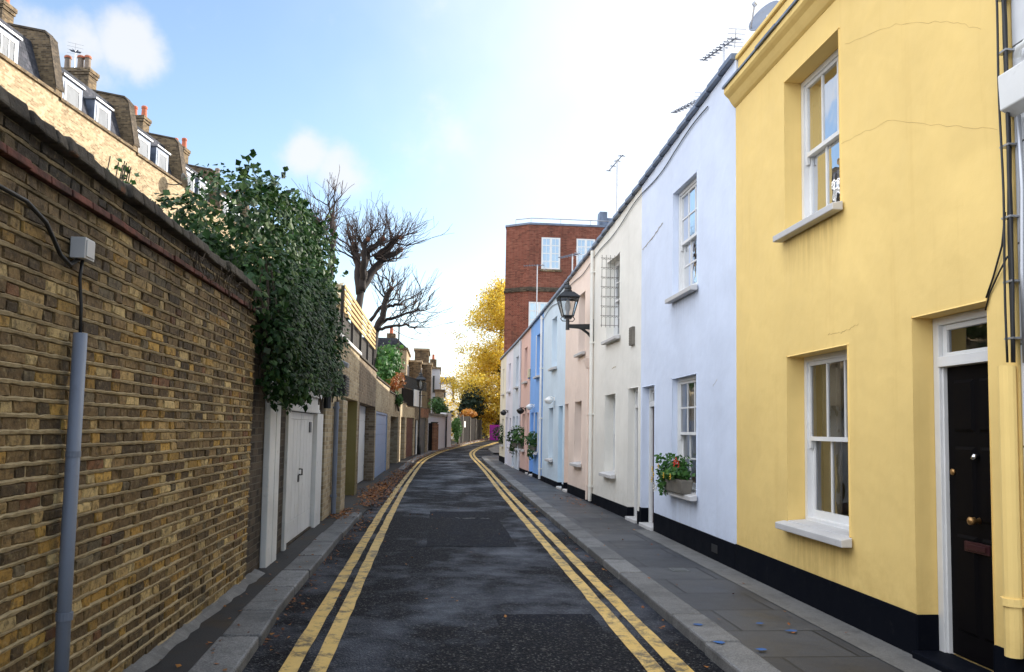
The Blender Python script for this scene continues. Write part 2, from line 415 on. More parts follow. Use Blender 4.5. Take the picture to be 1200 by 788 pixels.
def flag_mat():
    t = NT('worn_paving'); v = t.noise(90,4,.7); g = t.noise(.9,5,.6)
    br = t.node('ShaderNodeTexBrick', inp={'Scale':1.0,'Mortar Size':.012,'Brick Width':.9,'Row Height':.75,'Color1':(.036,.037,.041,1),'Color2':(.078,.080,.084,1),'Mortar':(.015,.015,.015,1)})
    br.offset = .35; t.l.new(t.map(loc=(.21,.3,0)), br.inputs['Vector'])
    k = t.mix(t.range(v,.35,.65), (.6,.6,.6), (1.25,1.25,1.25))
    k = t.mix(1.0, br.outputs[0], k, 'MULTIPLY')
    k = t.mix(t.math('MULTIPLY', t.range(g,.45,.62), .5), k, (.024,.026,.031))
    return t.fin(k, t.range(g,.35,.65,.7,.42), t.bump(t.math('ADD', t.math('MULTIPLY', br.outputs['Fac'], -1.0), t.math('MULTIPLY', v, .3)), .5, .006), spec=.45)
M['flag'] = flag_mat()
def left_path_mat():
    t = NT('patched_path'); v = t.noise(90,4,.7); g = t.noise(1.3,5,.65)
    k = t.mix(t.range(v,.35,.65), (.020,.020,.022), (.042,.041,.040))
    k = t.mix(t.range(g,.50,.62), k, (.045,.033,.021))
    k = t.mix(t.math('MULTIPLY', t.range(t.noise(3.1,5,.65), .55,.7), .6), k, (.012,.012,.012))
    return t.fin(k, .75, t.bump(v, .5, .006), spec=.35)
M['left_path'] = left_path_mat()
M['ground'] = simple('earth', (.10,.09,.065), .95, 0, .3, .5, 6)
M['blue_paint'] = simple('blue_spray', (.015,.09,.28), .6, 0, .3)
def wash_plank(name, c, pitch, axis=0, rough=.5, horiz=False):
    t = NT(name); s0 = t.node('ShaderNodeSeparateXYZ'); t.l.new(t.obj(), s0.inputs[0])
    src = s0.outputs[2] if horiz else s0.outputs[axis]
    q = t.math('DIVIDE', src, pitch); fl = t.math('FLOOR', q); fr = t.math('SUBTRACT', q, fl)
    line = t.range(t.math('MINIMUM', fr, t.math('SUBTRACT',1.0,fr)), .02, .06)
    wn = t.node('ShaderNodeTexWhiteNoise'); wn.noise_dimensions = '1D'; t.l.new(fl, wn.inputs['W'])
    k = t.mix(wn.outputs[0], tuple(x*.75 for x in c), tuple(min(.9,x*1.2) for x in c))
    k = t.mix(t.math('MULTIPLY', t.range(t.noise(1,5,.65,t.map((9,9,.8))), .45,.75), .5), k, tuple(x*.4 for x in c))
    k = t.mix(line, tuple(x*.12 for x in c), k)
    return t.fin(k, rough+.3, t.bump(line, .6, .012), spec=.08)
M['board_dark'] = wash_plank('dark_boards', (.016,.014,.013), .12)
M['board_grey'] = wash_plank('grey_boards', (.05,.047,.042), .12)
M['board_green'] = wash_plank('mossy_boards', (.06,.062,.045), .12)

# ------------------------------------------------------------------ site profile
def sst(a): a = min(1, max(0, a)); return a*a*(3-2*a)
def g(y): return .8*sst((y-34)/41)
def lerp(pl, y):
    if y <= pl[0][0]: return pl[0][1]
    for (a, b), (c, d) in zip(pl, pl[1:]):
        if y <= c: return b + (d-b)*(y-a)/(c-a)
    return pl[-1][1]
ROAD = -.08
KL = [(-8,-1.18),(5.7,-1.28),(7.4,-1.38),(12,-1.42),(25,-1.36),(33,-1.3),(38,-1.22),(41.5,-1.08),(44,-.84),(47,-.45),(50,.08),(54,.98),(57,1.55),(60,2.15),(65,3.3),(70,4.6),(80,6.6),(90,8.2)]
KR = [(-8,2.05),(5.6,2.05),(20,2.12),(32,2.26),(43,2.26)]
WL = [(-8,-1.93),(30,-1.95),(36,-1.88),(41,-1.7),(44,-1.35),(47.3,-.66),(50.2,-.23),(53.4,.7),(60,1.75),(63.3,2.63),(70.4,3.82),(80,5.0),(90,5.6)]
FX = [(-8,3.5),(13.5,3.5),(21.3,3.33),(40,3.0)]
def ys(a, b, st):
    n = max(1, int(round((b-a)/st))); return [a+(b-a)*i/n for i in range(n+1)]

def strip(name, mat, fl, fr, y0, y1, z, st=1.0, skirt=0, cols=1):
    b = MB(); L = ys(y0, y1, st); n = cols+1
    vs = []
    for y in L:
        xl, xr = fl(y), fr(y)
        for i in range(n): vs.append((xl+(xr-xl)*i/cols, y, g(y)+z))
    fs = [(j*n+i, j*n+i+1, (j+1)*n+i+1, (j+1)*n+i) for j in range(len(L)-1) for i in range(cols)]
    b.add(vs, fs)
    if skirt:
        for j in range(len(L)-1):
            for i in (0, n-1):
                p, q = vs[j*n+i], vs[(j+1)*n+i]
                b.quad(p, q, (q[0],q[1],q[2]-skirt), (p[0],p[1],p[2]-skirt))
    return struct(b.build(name, mat))

strip('ground', M['ground'], lambda y: -700, lambda y: 700, -700, 34, -.22, 100)
strip('ground', M['ground'], lambda y: -700, lambda y: 700, 34, 900, -.22, 3.0)
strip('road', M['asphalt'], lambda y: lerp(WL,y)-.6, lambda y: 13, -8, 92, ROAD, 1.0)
strip('pavement', M['left_path'], lambda y: lerp(WL,y)-.5, lambda y: lerp(KL,y)-.27, -8, 44, 0, 1.0, .2)
strip('pavement', M['concrete'], lambda y: lerp(WL,y)-.5, lambda y: lerp(KL,y)-.2, 44.0, 90, 0.003, 1.0, .2)
strip('pavement', M['flag'], lambda y: lerp(KR,y)+.27, lambda y: 12, -8, 44.0, 0, 1.0, .2)
strip('pavement', M['concrete'], lambda y: lerp([(47.6,3.2),(52,3.15),(56,3.9),(63,5.6),(70,8.2),(80,11)],y), lambda y: 14, 47.6, 80, 0.0, 1.0, .2)
# cement fillets at the feet of the walls
def fillet(name, xf, side, y0, y1, w, mat):
    b = MB(); rnd = random.Random(5); L = ys(y0, y1, .16)
    prev = None
    for y in L:
        x = xf(y); ww = w*(.75+.5*rnd.random()); h = .035+.03*rnd.random()
        cur = [(x, y, g(y)+h), (x+side*ww*.45, y, g(y)+h*.6), (x+side*ww, y, g(y)+.004)]
        if prev:
            for i in range(2): b.quad(prev[i], prev[i+1], cur[i+1], cur[i])
        prev = cur
    return struct(b.build(name, mat, smooth=True))
fillet('pavement_fillet', lambda y: lerp(WL,y)-.01, 1, -6, 9.0, .10, M['concrete'])
strip('pavement_edging', M['concrete'], lambda y: lerp(FX,y)-.32, lambda y: lerp(FX,y)+.05, -6, 13.0, .006, .9)

def kerb(name, fl, w, side, y0, y1, mat, ln=.95, gap=.011, seed=1, drop=None):
    b = MB(); rnd = random.Random(seed); y = y0
    while y < y1:
        L = ln*(.8+.45*rnd.random()); e = min(y+L, y1)
        jx, jz = rnd.uniform(-.008,.008), rnd.uniform(-.006,.006)
        lo, hi = [], []
        dz = drop(y) if drop else 0
        for yy, xx in ((y+gap,0),(e-gap,0),(e-gap,1),(y+gap,1)):
            x = fl(yy)+jx + side*w*xx
            lo.append((x, yy, g(yy)-.2)); hi.append((x, yy, g(yy)+.008+jz+dz*(1-xx)))
        if side < 0: lo.reverse(); hi.reverse()
        b.hexa(lo, hi); y = e
    return struct(b.build(name, mat, bevel=.018))
kerb('kerb', lambda y: lerp(KL,y), .30, -1, -6, 15.4, M['granite_left'], seed=3)
kerb('kerb', lambda y: lerp(KL,y), .26, -1, 15.4, 31, M['left_path'], seed=4, drop=lambda y: -.045)
kerb('kerb', lambda y: lerp(KL,y), .26, -1, 31, 80, M['granite_left'], seed=5)
kerb('kerb', lambda y: lerp(KR,y), .29, 1, -6, 43.0, M['granite'], seed=6)
# rounded return kerb at the side turning
b = MB(); N = 7
for i in range(N):
    a0, a1 = R(180-90*i/N), R(180-90*(i+1)/N)
    c = Vector((3.26, 43.0, 0)); lo = []; hi = []
    for a, r in ((a0,1.0),(a1,1.0),(a1,.72),(a0,.72)):
        p = c + Vector((math.cos(a)*r, math.sin(a)*r, 0)); lo.append((p.x,p.y,g(p.y)-.2)); hi.append((p.x,p.y,g(p.y)+.008))
    b.hexa(lo, hi)
struct(b.build('kerb', M['granite'], bevel=.015))
b = MB(); pts = [(3.26,43.0)] + [(3.26+math.cos(R(180-90*i/8))*.72, 43+math.sin(R(180-90*i/8))*.72) for i in range(9)]
for i in range(1, 9):
    b.add([(pts[0][0],pts[0][1],g(43)+.002),(pts[i+1][0],pts[i+1][1],g(pts[i+1][1])+.002),(pts[i][0],pts[i][1],g(pts[i][1])+.002)], [(0,1,2)])
b.quad((3.26,43,g(43)+.002),(12,43,g(43)+.002),(12,43.72,g(43.7)+.002),(3.26,43.72,g(43.7)+.002))
struct(b.build('pavement', M['flag']))

# double yellow lines
def yline(offs, w, y0, y1, seed):
    b = MB(); rnd = random.Random(seed); L = ys(y0, y1, .35); prev = None
    for y in L:
        x = offs(y); sl = (offs(y+.1)-offs(y-.1))/.2; k = math.sqrt(1+sl*sl)
        j1, j2 = rnd.uniform(-.006,.006), rnd.uniform(-.006,.006)
        cur = [(x-w*k/2+j1, y, g(y)+ROAD+.004), (x+w*k/2+j2, y, g(y)+ROAD+.004)]
        if prev: b.quad(prev[0], prev[1], cur[1], cur[0])
        prev = cur
    return b
LY = [(-6,-.93),(5.7,-.99),(10,-1.04),(16,-1.10),(23,-1.12),(33,-1.06),(38,-.99),(41.9,-.82),(44,-.6),(47,-.30),(49.8,.10),(52,.52),(54,.96),(57,1.55),(60.4,2.22),(65,3.35),(71,4.65),(80,6.4)]
RY = [(-6,1.755),(5.65,1.755),(20.7,1.86),(32,2.03),(38,2.06),(43,2.0),(45,1.98),(47,2.02),(49,2.12),(52.3,2.48),(56.3,3.18),(60,4.0),(62.7,4.5),(70,6.6)]
def smoothpl(pl): return lambda y: (lerp(pl,y-1)+2*lerp(pl,y)+lerp(pl,y+1))/4
fL, fR = smoothpl(LY), smoothpl(RY)
b1 = yline(fL, .125, -6, 78, 1); b2 = yline(lambda y: fL(y)+.20, .12, -6, 78, 2); b1.add(b2.v, b2.f)
struct(b1.build('road_marking', M['line']))
b1 = yline(fR, .125, -6, 68, 3); b2 = yline(lambda y: fR(y)-.20, .125, -6, 68, 4); b1.add(b2.v, b2.f)
struct(b1.build('road_marking', M['line']))
pm = M['asphalt'].copy(); pm.name = 'dry_asphalt_patch'; M['patch'] = pm
pb_ = pm.node_tree.nodes['Principled BSDF']
for key, val in (('Roughness',.72),('Specular IOR Level',.08)):
    for lk in list(pb_.inputs[key].links): pm.node_tree.links.remove(lk)
    pb_.inputs[key].default_value = val
b = MB()
for (x0,x1,y0,y1) in ((-.15,1.15,11.6,16.4),(.55,1.42,5.0,7.4)):
    rnd = random.Random(int(y0*10)); L = ys(y0,y1,.3); prev = None
    for y in L:
        cur = [(x0+rnd.uniform(-.012,.012),y,ROAD+.0035),(x1+rnd.uniform(-.012,.012),y,ROAD+.0035)]
        if prev: b.quad(prev[0],prev[1],cur[1],cur[0])
        prev = cur
struct(b.build('road_patch', M['patch']))
# faint old white transverse marks in the road
b = MB(); rnd = random.Random(8)
for (x0,x1,y,w) in ((.45,1.05,20.8,.10),(.35,.95,15.2,.10),(.55,1.2,30.5,.12)):
    for k in range(20):
        x = rnd.uniform(x0,x1); yy = y+rnd.uniform(-w,w); s = rnd.uniform(.015,.05)
        b.quad((x-s,yy-s*.4,ROAD+.008),(x+s,yy-s*.5,ROAD+.008),(x+s*.9,yy+s*.5,ROAD+.008),(x-s*.8,yy+s*.4,ROAD+.008))
struct(b.build('road_marking', M['concrete']))
b = MB(); rnd = random.Random(9)
for (x,y,s,a) in ((2.40,5.84,.04,1.4),(2.87,6.38,.035,1.8),(2.71,6.63,.032,1.3),(2.15,6.05,.045,1.2),(2.17,6.60,.04,1.2)):
    pl = [(x+math.cos(t/9*6.283)*s*a*rnd.uniform(.5,1.1), y+math.sin(t/9*6.283)*s*rnd.uniform(.6,1.2), .0185) for t in range(9)]
    b.add(pl, [tuple(range(9))])
struct(b.build('pavement_marking', M['blue_paint']))
b = MB(); b.box(2.72,2.92,9.15,9.40,-.02,.004)
b.box(2.75,2.89,9.2,9.35,.004,.008)
c = b.build('access_cover', M['shutter']); tag(c, 'small dark metal access cover let into the right-hand pavement', 'cover')

# ------------------------------------------------------------------ facades
def frame_root(name, label, cat, A, B, group=None):
    return thing(name, label, cat, (A[0],A[1],0), math.atan2(B[1]-A[1], B[0]-A[0]), group), math.hypot(B[0]-A[0], B[1]-A[1])

def wall_mesh(L, z0, z1, ops, depth, roof=True, e=.002, back=True):
    """front with openings (u0,u1,z0,z1,reveal), reveals, ends, back, roof slab"""
    b = MB()
    us = sorted({e, L-e, *[o[0] for o in ops], *[o[1] for o in ops]}); zs = sorted({z0, z1, *[o[2] for o in ops], *[o[3] for o in ops]})
    def split(v, st):
        out = [v[0]]
        for a, c in zip(v, v[1:]):
            n = max(1, int(math.ceil((c-a)/st)))
            out += [a+(c-a)*i/n for i in range(1, n+1)]
        return out
    for u0, u1 in zip(us, us[1:]):
        for a, c in zip(zs, zs[1:]):
            mu, mz = (u0+u1)/2, (a+c)/2
            if any(o[0] < mu < o[1] and o[2] < mz < o[3] for o in ops): continue
            b.quad((u0,0,a),(u1,0,a),(u1,0,c),(u0,0,c))
    # the opening edges follow the grid so that they weld
    for (a, c, d, f, r) in ops:
        uu = [u for u in us if a-1e-6 <= u <= c+1e-6]; zz = [z for z in zs if d-1e-6 <= z <= f+1e-6]
        for p, q in zip(uu, uu[1:]):
            b.quad((p,0,f),(q,0,f),(q,r,f),(p,r,f)); b.quad((q,0,d),(p,0,d),(p,r,d),(q,r,d))
        for p, q in zip(zz, zz[1:]):
            b.quad((a,0,p),(a,0,q),(a,r,q),(a,r,p)); b.quad((c,0,q),(c,0,p),(c,r,p),(c,r,q))
    for p, q in zip(zs, zs[1:]):
        b.quad((e,depth,p),(e,0,p),(e,0,q),(e,depth,q)); b.quad((L-e,0,p),(L-e,depth,p),(L-e,depth,q),(L-e,0,q))
    if back: b.quad((L-e,depth,z0),(e,depth,z0),(e,depth,z1),(L-e,depth,z1))
    if roof:
        for p, q in zip(us, us[1:]): b.quad((p,0,z1),(q,0,z1),(q,depth,z1),(p,depth,z1))
    return b

def sash(root, u0, u1, z0, z1, r, cols=3, rows=1, sill=True, curtain='none', glass='glass', frame='white', fine=True, sillmat='sill', label=None):
    fm = MB(); j = .055; d0, d1 = r, r+.10
    w, h = u1-u0, z1-z0; zm = z0+h*.5
    e = .002
    fm.box(u0+e,u0+j,d0,d1,z0+e,z1-e); fm.box(u1-j,u1-e,d0,d1,z0+e,z1-e)
    fm.box(u0+j,u1-j,d0,d1,z1-j,z1-e); fm.box(u0+j,u1-j,d0-.02,d1,z0+e,z0+.045)
    def leaf(a, c, y0, y1, hb):
        s = .042
        fm.box(u0+j,u0+j+s,y0,y1,a,c); fm.box(u1-j-s,u1-j,y0,y1,a,c)
        fm.box(u0+j+s,u1-j-s,y0,y1,a,a+hb); fm.box(u0+j+s,u1-j-s,y0,y1,c-.038,c)
        x0, x1 = u0+j+s, u1-j-s; k = .011
        for i in range(1, cols):
            x = x0+(x1-x0)*i/cols
            fm.box(x-k,x+k,y0+.004,y1-.004,a+hb,c-.038)
        for i in range(1, rows):
            zz = a+hb+(c-.038-a-hb)*i/rows
            for q in range(cols):
                xa = x0+(x1-x0)*q/cols+(k if q else 0); xb = x0+(x1-x0)*(q+1)/cols-(k if q < cols-1 else 0)
                fm.box(xa,xb,y0+.005,y1-.005,zz-k,zz+k)
    leaf(zm-.02, z1-j, r+.018, r+.05, .042)
    leaf(z0+.045, zm+.022, r+.055, r+.088, .075)
    if fine:
        for x in (u0+j, u1-j-.042): fm.hexa([(x,r+.018,zm-.02),(x+.042,r+.018,zm-.02),(x+.042,r+.05,zm-.02),(x,r+.05,zm-.02)][::-1], [(x+.004,r+.022,zm-.095),(x+.038,r+.022,zm-.095),(x+.038,r+.046,zm-.095),(x+.004,r+.046,zm-.095)][::-1])
    o = fm.build('window', M[frame], root)
    if label: o['label'] = label
    p = MB()
    p.quad((u0+j,r+.034,zm),(u1-j,r+.034,zm),(u1-j,r+.034,z1-j),(u0+j,r+.034,z1-j))
    p.quad((u0+j,r+.072,z0+.045),(u1-j,r+.072,z0+.045),(u1-j,r+.072,zm),(u0+j,r+.072,zm))
    p.build('pane', M[glass], o)
    if curtain != 'none':
        def wavy(a, c, mat, ph=0, amp=.03, y=.20):
            m = MB(); n = 26
            for i in range(n):
                xa, xb = a+(c-a)*i/n, a+(c-a)*(i+1)/n
                ya = r+y+amp*math.sin(xa*42+ph); yb = r+y+amp*math.sin(xb*42+ph)
                m.quad((xa,ya,z0+.02),(xb,yb,z0+.02),(xb,yb,z1-.03),(xa,ya,z1-.03))
            m.build('curtain', M[mat], o, smooth=True)
        if curtain == 'pair':
            wavy(u0+.03, u0+w*.30, 'drape'); wavy(u0+w*.55, u1-.03, 'curtain', 1.2, .02, .26)
        elif curtain == 'net': wavy(u0+.03, u1-.03, 'net', 0, .012, .17)
        elif curtain == 'half': wavy(u0+.03, u0+w*.42, 'curtain', 0, .025, .2)
    if sill:
        s = MB(); t = .085
        s.hexa([(u0-.07,-.115,z0-t),(u1+.06,-.115,z0-t),(u1+.06,-.0145,z0-t),(u0-.07,-.0145,z0-t)], [(u0-.07,-.115,z0-.022),(u1+.06,-.115,z0-.022),(u1+.06,-.0145,z0-.002),(u0-.07,-.0145,z0-.002)])
        s.hexa([(u0+.002,-.014,z0-.03),(u1-.002,-.014,z0-.03),(u1-.002,r,z0-.03),(u0+.002,r,z0-.03)], [(u0+.002,-.014,z0+.003),(u1-.002,-.014,z0+.003),(u1-.002,r,z0+.018),(u0+.002,r,z0+.018)])
        s.build('sill', M[sillmat], o, bevel=.008)
    return o

def door(root, u0, u1, z0, z1, r, mat, leafh=2.02, frame='white', fine=True, label=None, transom=True, fan=True):
    fm = MB(); j = .07; e = .002; zt = min(z0+leafh, z1-.1)
    fm.box(u0+e,u0+j,r,r+.09,z0,z1-e); fm.box(u1-j,u1-e,r,r+.09,z0,z1-e); fm.box(u0+j,u1-j,r,r+.09,z1-.06,z1-e)
    fm.box(u0+j,u0+j+.018,r+.02,r+.09,z0,zt); fm.box(u1-j-.018,u1-j,r+.02,r+.09,z0,zt)
    if transom:
        fm.box(u0+j,u1-j,r-.012,r+.09,zt,zt+.075)
        fm.box(u0+j,u0+j+.05,r+.03,r+.07,zt+.075,z1-.06); fm.box(u1-j-.05,u1-j,r+.03,r+.07,zt+.075,z1-.06)
        fm.box(u0+j+.05,u1-j-.05,r+.03,r+.07,z1-.10,z1-.06); fm.box(u0+j+.05,u1-j-.05,r+.03,r+.07,zt+.075,zt+.105)
    f = fm.build('door_frame', M[frame], root, bevel=.004)
    if transom:
        MB().quad((u0+j+.05,r+.05,zt+.10),(u1-j-.05,r+.05,zt+.10),(u1-j-.05,r+.05,z1-.10),(u0+j+.05,r+.05,z1-.10)).build('fanlight', M['glass'], f)
    x0, x1 = u0+j+.02, u1-j-.02; y = r+.05
    d = MB(); d.box(x0,x1,y,y+.045,z0+.012,zt-.004)
    W = x1-x0
    rows = ((.09,.42),(.47,.72),(.77,.95)) if fine else ((.08,.45),(.52,.93))
    H = zt-z0
    for a, c in rows:
        for k in (0,1):
            xa = x0+W*(.12+.42*k); xb = xa+W*.34; za, zb = z0+H*a, z0+H*c; q = .02
            d.hexa([(xa,y,za),(xb,y,za),(xb,y,zb),(xa,y,zb)], [(xa+q,y-.016,za+q),(xb-q,y-.016,za+q),(xb-q,y-.016,zb-q),(xa+q,y-.016,zb-q)])
    o = d.build('door', M[mat], root)
    if label: o['label'] = label
    if fine:
        k = MB(); cx = (x0+x1)/2
        k.tube([(cx,y-.001,z0+.98),(cx,y-.03,z0+.98),(cx,y-.04,z0+.98),(cx,y-.075,z0+.98),(cx,y-.085,z0+.98)], [.022,.010,.026,.028,.010], 12)
        k.build('knob', M['brass'], o, smooth=True)
        k = MB(); k.box(cx-.13,cx+.13,y-.028,y-.001,z0+.76,z0+.83); k.box(cx-.10,cx+.10,y-.036,y-.028,z0+.775,z0+.815)
        k.build('letterbox', M['maroon'], o, bevel=.004)
        k = MB(); k.tube([(cx,y-.002,z0+1.42),(cx,y-.03,z0+1.42),(cx,y-.045,z0+1.40)], [.022,.02,.012], 10)
        k.build('knocker', M['chrome'], o, smooth=True)
        k = MB(); k.tube([(x0+.055,y-.002,z0+1.30),(x0+.055,y-.018,z0+1.30)], .022, 12); k.build('lock', M['brass'], o, smooth=True)
    s = MB(); s.box(u0+.004,u1-.004,-.06,r+.05,-.1,z0+.006); s.build('doorstep', M['sill'] if not fine else M['plinth'], root, bevel=.01)
    return o

def row_house(label, yf, yn, zt2, mat, ops, plinth=.3, cap='lead', group='terraced houses along the pavement', depth=7, far_end=False, capw=.07, curt='none'):
    A, B = (lerp(FX,yf),yf), (lerp(FX,yn),yn)
    root, L = frame_root('terraced_house', label, 'house', A, B, group)
    U = lambda y: (yf-y)/(yf-yn)*L
    zf_, zn_ = zt2 if isinstance(zt2, tuple) else (zt2, zt2); ztop = 20.0
    ZT = lambda u: zf_+(zn_-zf_)*u/L
    holes = []
    for o in ops: holes.append((U(o['y1']), U(o['y0']), o['z0'], o['z1'], o.get('r',.17)+.10))
    wm = wall_mesh(L, -.15, ztop, holes, depth)
    wm.v = [(x,y,ZT(x)) if z > 19 else (x,y,z) for x,y,z in wm.v]
    wall = wm.build('wall', M[mat], root, weld=True, bevel=.012)
    # plinth in pieces between the doors
    doors = sorted((U(o['y1']), U(o['y0'])) for o in ops if o['k'] == 'door')
    pb = MB(); x = .003
    for a, c in doors + [(L-.003, None)]:
        if a > x: pb.box(x, a-.0005, -.016, -.001, -.12, plinth)
        x = (c or L)+.0005
    for (a, c), o in zip(doors, sorted((o for o in ops if o['k']=='door'), key=lambda o: U(o['y1']))):
        rr = o.get('r',.17)
        pb.box(a-.0004, a+.012, -.016, rr, -.12, plinth); pb.box(c-.012, c+.0004, -.016, rr, -.12, plinth)
    if plinth: pb.build('plinth', M['plinth'], root, bevel=.006)
    for o in ops:
        u0, u1 = U(o['y1']), U(o['y0']); rr = o.get('r',.17)
        if o['k'] == 'win': sash(root, u0, u1, o['z0'], o['z1'], rr, o.get('cols',2), o.get('rows',1), True, o.get('cur',curt), o.get('glass','glass'), o.get('frame','white'), o.get('fine',False), o.get('sill','sill'), o.get('label'))
        else: door(root, u0, u1, o['z0'], o['z1'], rr, o['mat'], o.get('leaf',1.98), o.get('frame','white'), o.get('fine',False), o.get('label'), o.get('transom',True))
    if cap:
        c = MB(); rnd = random.Random(int(yf*10)); n = max(2,int(L/.45)); 
        for i in range(n):
            a, e = L*i/n, L*(i+1)/n; d = rnd.uniform(-.006,.006); ztop = ZT((a+e)/2)
            c.hexa([(a+.004,-capw+d,ztop+.004),(e-.001,-capw+d,ztop+.004),(e-.001,.32,ztop+.004),(a+.004,.32,ztop+.004)], [(a+.004,-capw+.01+d,ztop+.085+d),(e-.001,-capw+.01+d,ztop+.085+d),(e-.001,.32,ztop+.11),(a+.004,.32,ztop+.11)])
        c.build('coping', M[cap], root, bevel=.012)
    return root, L, U, wall

W = lambda y0,y1,z0,z1,**k: dict(k='win',y0=y0,y1=y1,z0=z0,z1=z1,**k)
D = lambda y0,y1,z1,mat,**k: dict(k='door',y0=y0,y1=y1,z0=k.pop('z0',.05),z1=z1,mat=mat,**k)

def pipe_part(name, root, u, z0, z1, mat, r=.038, off=-.055, hopper=False):
    p = MB(); p.tube([(u,off,z0),(u,off,z1)], r, 12)
    z = z0+.3
    while z < z1-.1:
        p.tube([(u,off,z),(u,off,z+.045)], r*1.28, 12); p.box(u-.07,u+.07,off+r*.6,-.001,z+.005,z+.04); z += 1.6
    if hopper: p.hexa([(u-.06,off-.05,z1-.02),(u+.06,off-.05,z1-.02),(u+.06,-.002,z1-.02),(u-.06,-.002,z1-.02)], [(u-.11,off-.1,z1+.2),(u+.11,off-.1,z1+.2),(u+.11,-.002,z1+.2),(u-.11,-.002,z1+.2)])
    return p.build(name, M[mat], root)

# yellow house
root, L, U, wall = row_house('yellow rendered house with black front door and black plinth', 9.25, 4.57, 5.62, 'yellow',
    [W(6.70,7.84,3.66,5.25,cols=3,cur='half',glass='glass_sky',fine=True), W(6.61,7.82,.74,2.38,cols=3,cur='pair',fine=True),
     D(4.83,5.65,2.48,'black_door',fine=True,r=.15,leaf=2.06)], .31, None)
c = MB(); prof = [(-.005,5.555),(-.03,5.575),(-.055,5.61),(-.085,5.66),(-.125,5.695),(-.145,5.72),(-.145,5.775),(.02,5.79),(.02,5.555)]
n = len(prof); c.add([(.003,y,z) for y,z in prof]+[(L-.003,y,z) for y,z in prof], [tuple(range(n)), tuple(reversed(range(n,2*n)))]+[((i+1)%n,i,n+i,n+(i+1)%n) for i in range(n)])
c.build('cornice', M['yellow'], root)
c = MB()
nf = 9
for k in range(nf):
    a, e, j = -.006+L*k/nf, -.006+L*(k+1)/nf-.003, .008*math.sin(k*2.1)
    c.hexa([(a,-.168+j,5.779+j*.3),(e,-.168+j,5.779+j*.3),(e,.02,5.797),(a,.02,5.797)], [(a,-.168+j,5.806),(e,-.168+j,5.806),(e,.02,5.85),(a,.02,5.85)])
c.build('flashing', M['lead'], root)
c = MB(); c.box(.003,L-.003,.03,.28,5.62,6.16); c.build('parapet', M['yellow'], root, bevel=.015)
c = MB(); c.box(-.01,L,.0,.33,6.162,6.215); c.build('coping', M['yellow'], root, bevel=.012)
def crack(pts, r, parent, off=-.001):
    rnd = random.Random(len(pts)*7+int(pts[0][0]*100)); m = MB(); full = []
    for (a, c), (d, e) in zip(pts, pts[1:]):
        n = 9
        for i in range(n):
            t = i/n; full.append((a+(d-a)*t, off, c+(e-c)*t+rnd.uniform(-.012,.012)))
    full.append((pts[-1][0], off, pts[-1][1]))
    m.tube(full, [r*rnd.uniform(.4,1) for _ in full], 4); m.build('crack', M['crack'], parent)
crack([(U(6.6),5.06),(U(5.81),4.83),(U(5.18),4.53),(U(4.83),4.29)], .001, root)
crack([(U(6.7),4.18),(U(5.95),4.11),(U(5.11),3.74),(U(4.70),3.56)], .001, root)
crack([(U(6.97),2.51),(U(6.7),2.50),(U(6.43),2.54)], .0018, root)
pipe_part('drainpipe', root, U(4.60), .3, 2.04, 'yellow', .05, -.055)
# blue house
root, L, U, wall = row_house('periwinkle blue house with a flower trough on its lower window', 13.78, 9.25, (5.97,6.17), 'periwinkle',
    [W(10.69,11.83,3.64,5.25,cols=3,rows=2,glass='glass_sky',fine=True,r=.08), W(10.70,11.87,.76,2.41,cols=3,rows=2,fine=True,cur='half',r=.08),
     D(12.84,13.63,2.37,'maroon',r=.11)], .30)
v = MB(); v.box(U(9.95)-.11,U(9.95)+.11,-.019,-.0165,.10,.20); v.build('air_brick', M['cable'], root)
crack([(U(12.4),4.95),(U(13.0),4.86),(U(13.7),4.80)], .007, root, -.008)
crack([(U(9.9),2.28),(U(10.05),2.20)], .002, root)
# cream house
root, L, U, wall = row_house('cream house with an open white metal window grille upstairs', 17.75, 13.78, (5.72,5.965), 'cream',
    [W(15.30,16.41,3.48,5.12,r=.14,rows=2), W(15.58,16.50,.76,2.35,cols=3,rows=2,cur='net'), D(13.91,14.59,2.39,'maroon',r=.11)], .22)
crack([(U(15.6),2.88),(U(15.9),2.86)], .006, root, -.004)
crack([(U(15.3),3.36),(U(16.2),3.38)], .004, root, -.004)
v = MB(); v.box(U(14.3)-.12,U(14.3)+.12,-.05,-.001,3.17,3.5)
for k in range(6): v.box(U(14.3)-.10,U(14.3)+.10,-.058,-.051,3.195+k*.048,3.22+k*.048)
v.build('vent', M['trough'], root)
gr = MB(); ux = U(15.34); bars = .0055      # grille swung out square to the wall, hinged by the window edge
for k in range(5): gr.tube([(ux,-.02-.085*k,3.62),(ux,-.02-.085*k,5.05)], bars, 6)
for k in range(8): gr.tube([(ux,-.02,3.66+k*.19),(ux,-.38,3.66+k*.19)], bars, 6)
for k in range(7):
    for q in range(4):
        cy, cz = -.062-.085*q, 3.755+k*.19
        gr.tube([(ux,cy-.028,cz+.06),(ux,cy,cz+.085),(ux,cy+.028,cz+.06)], .005, 5)
gr.build('window_grille', M['trough'], root)
pipe_part('drainpipe', root, U(17.68), .05, 5.66, 'cream', .04, -.06)
# pink house
root, L, U, wall = row_house('peach pink house with a pink door beside the street lantern', 21.3, 17.75, (5.53,5.71), 'pink',
    [W(18.95,19.85,.82,2.32), W(18.65,19.44,3.48,4.92), D(20.70,21.22,2.3,'pink',r=.14,frame='pink',transom=False)], .22)
pipe_part('drainpipe', root, U(18.05), .05, 3.05, 'pink', .035, -.05, True)
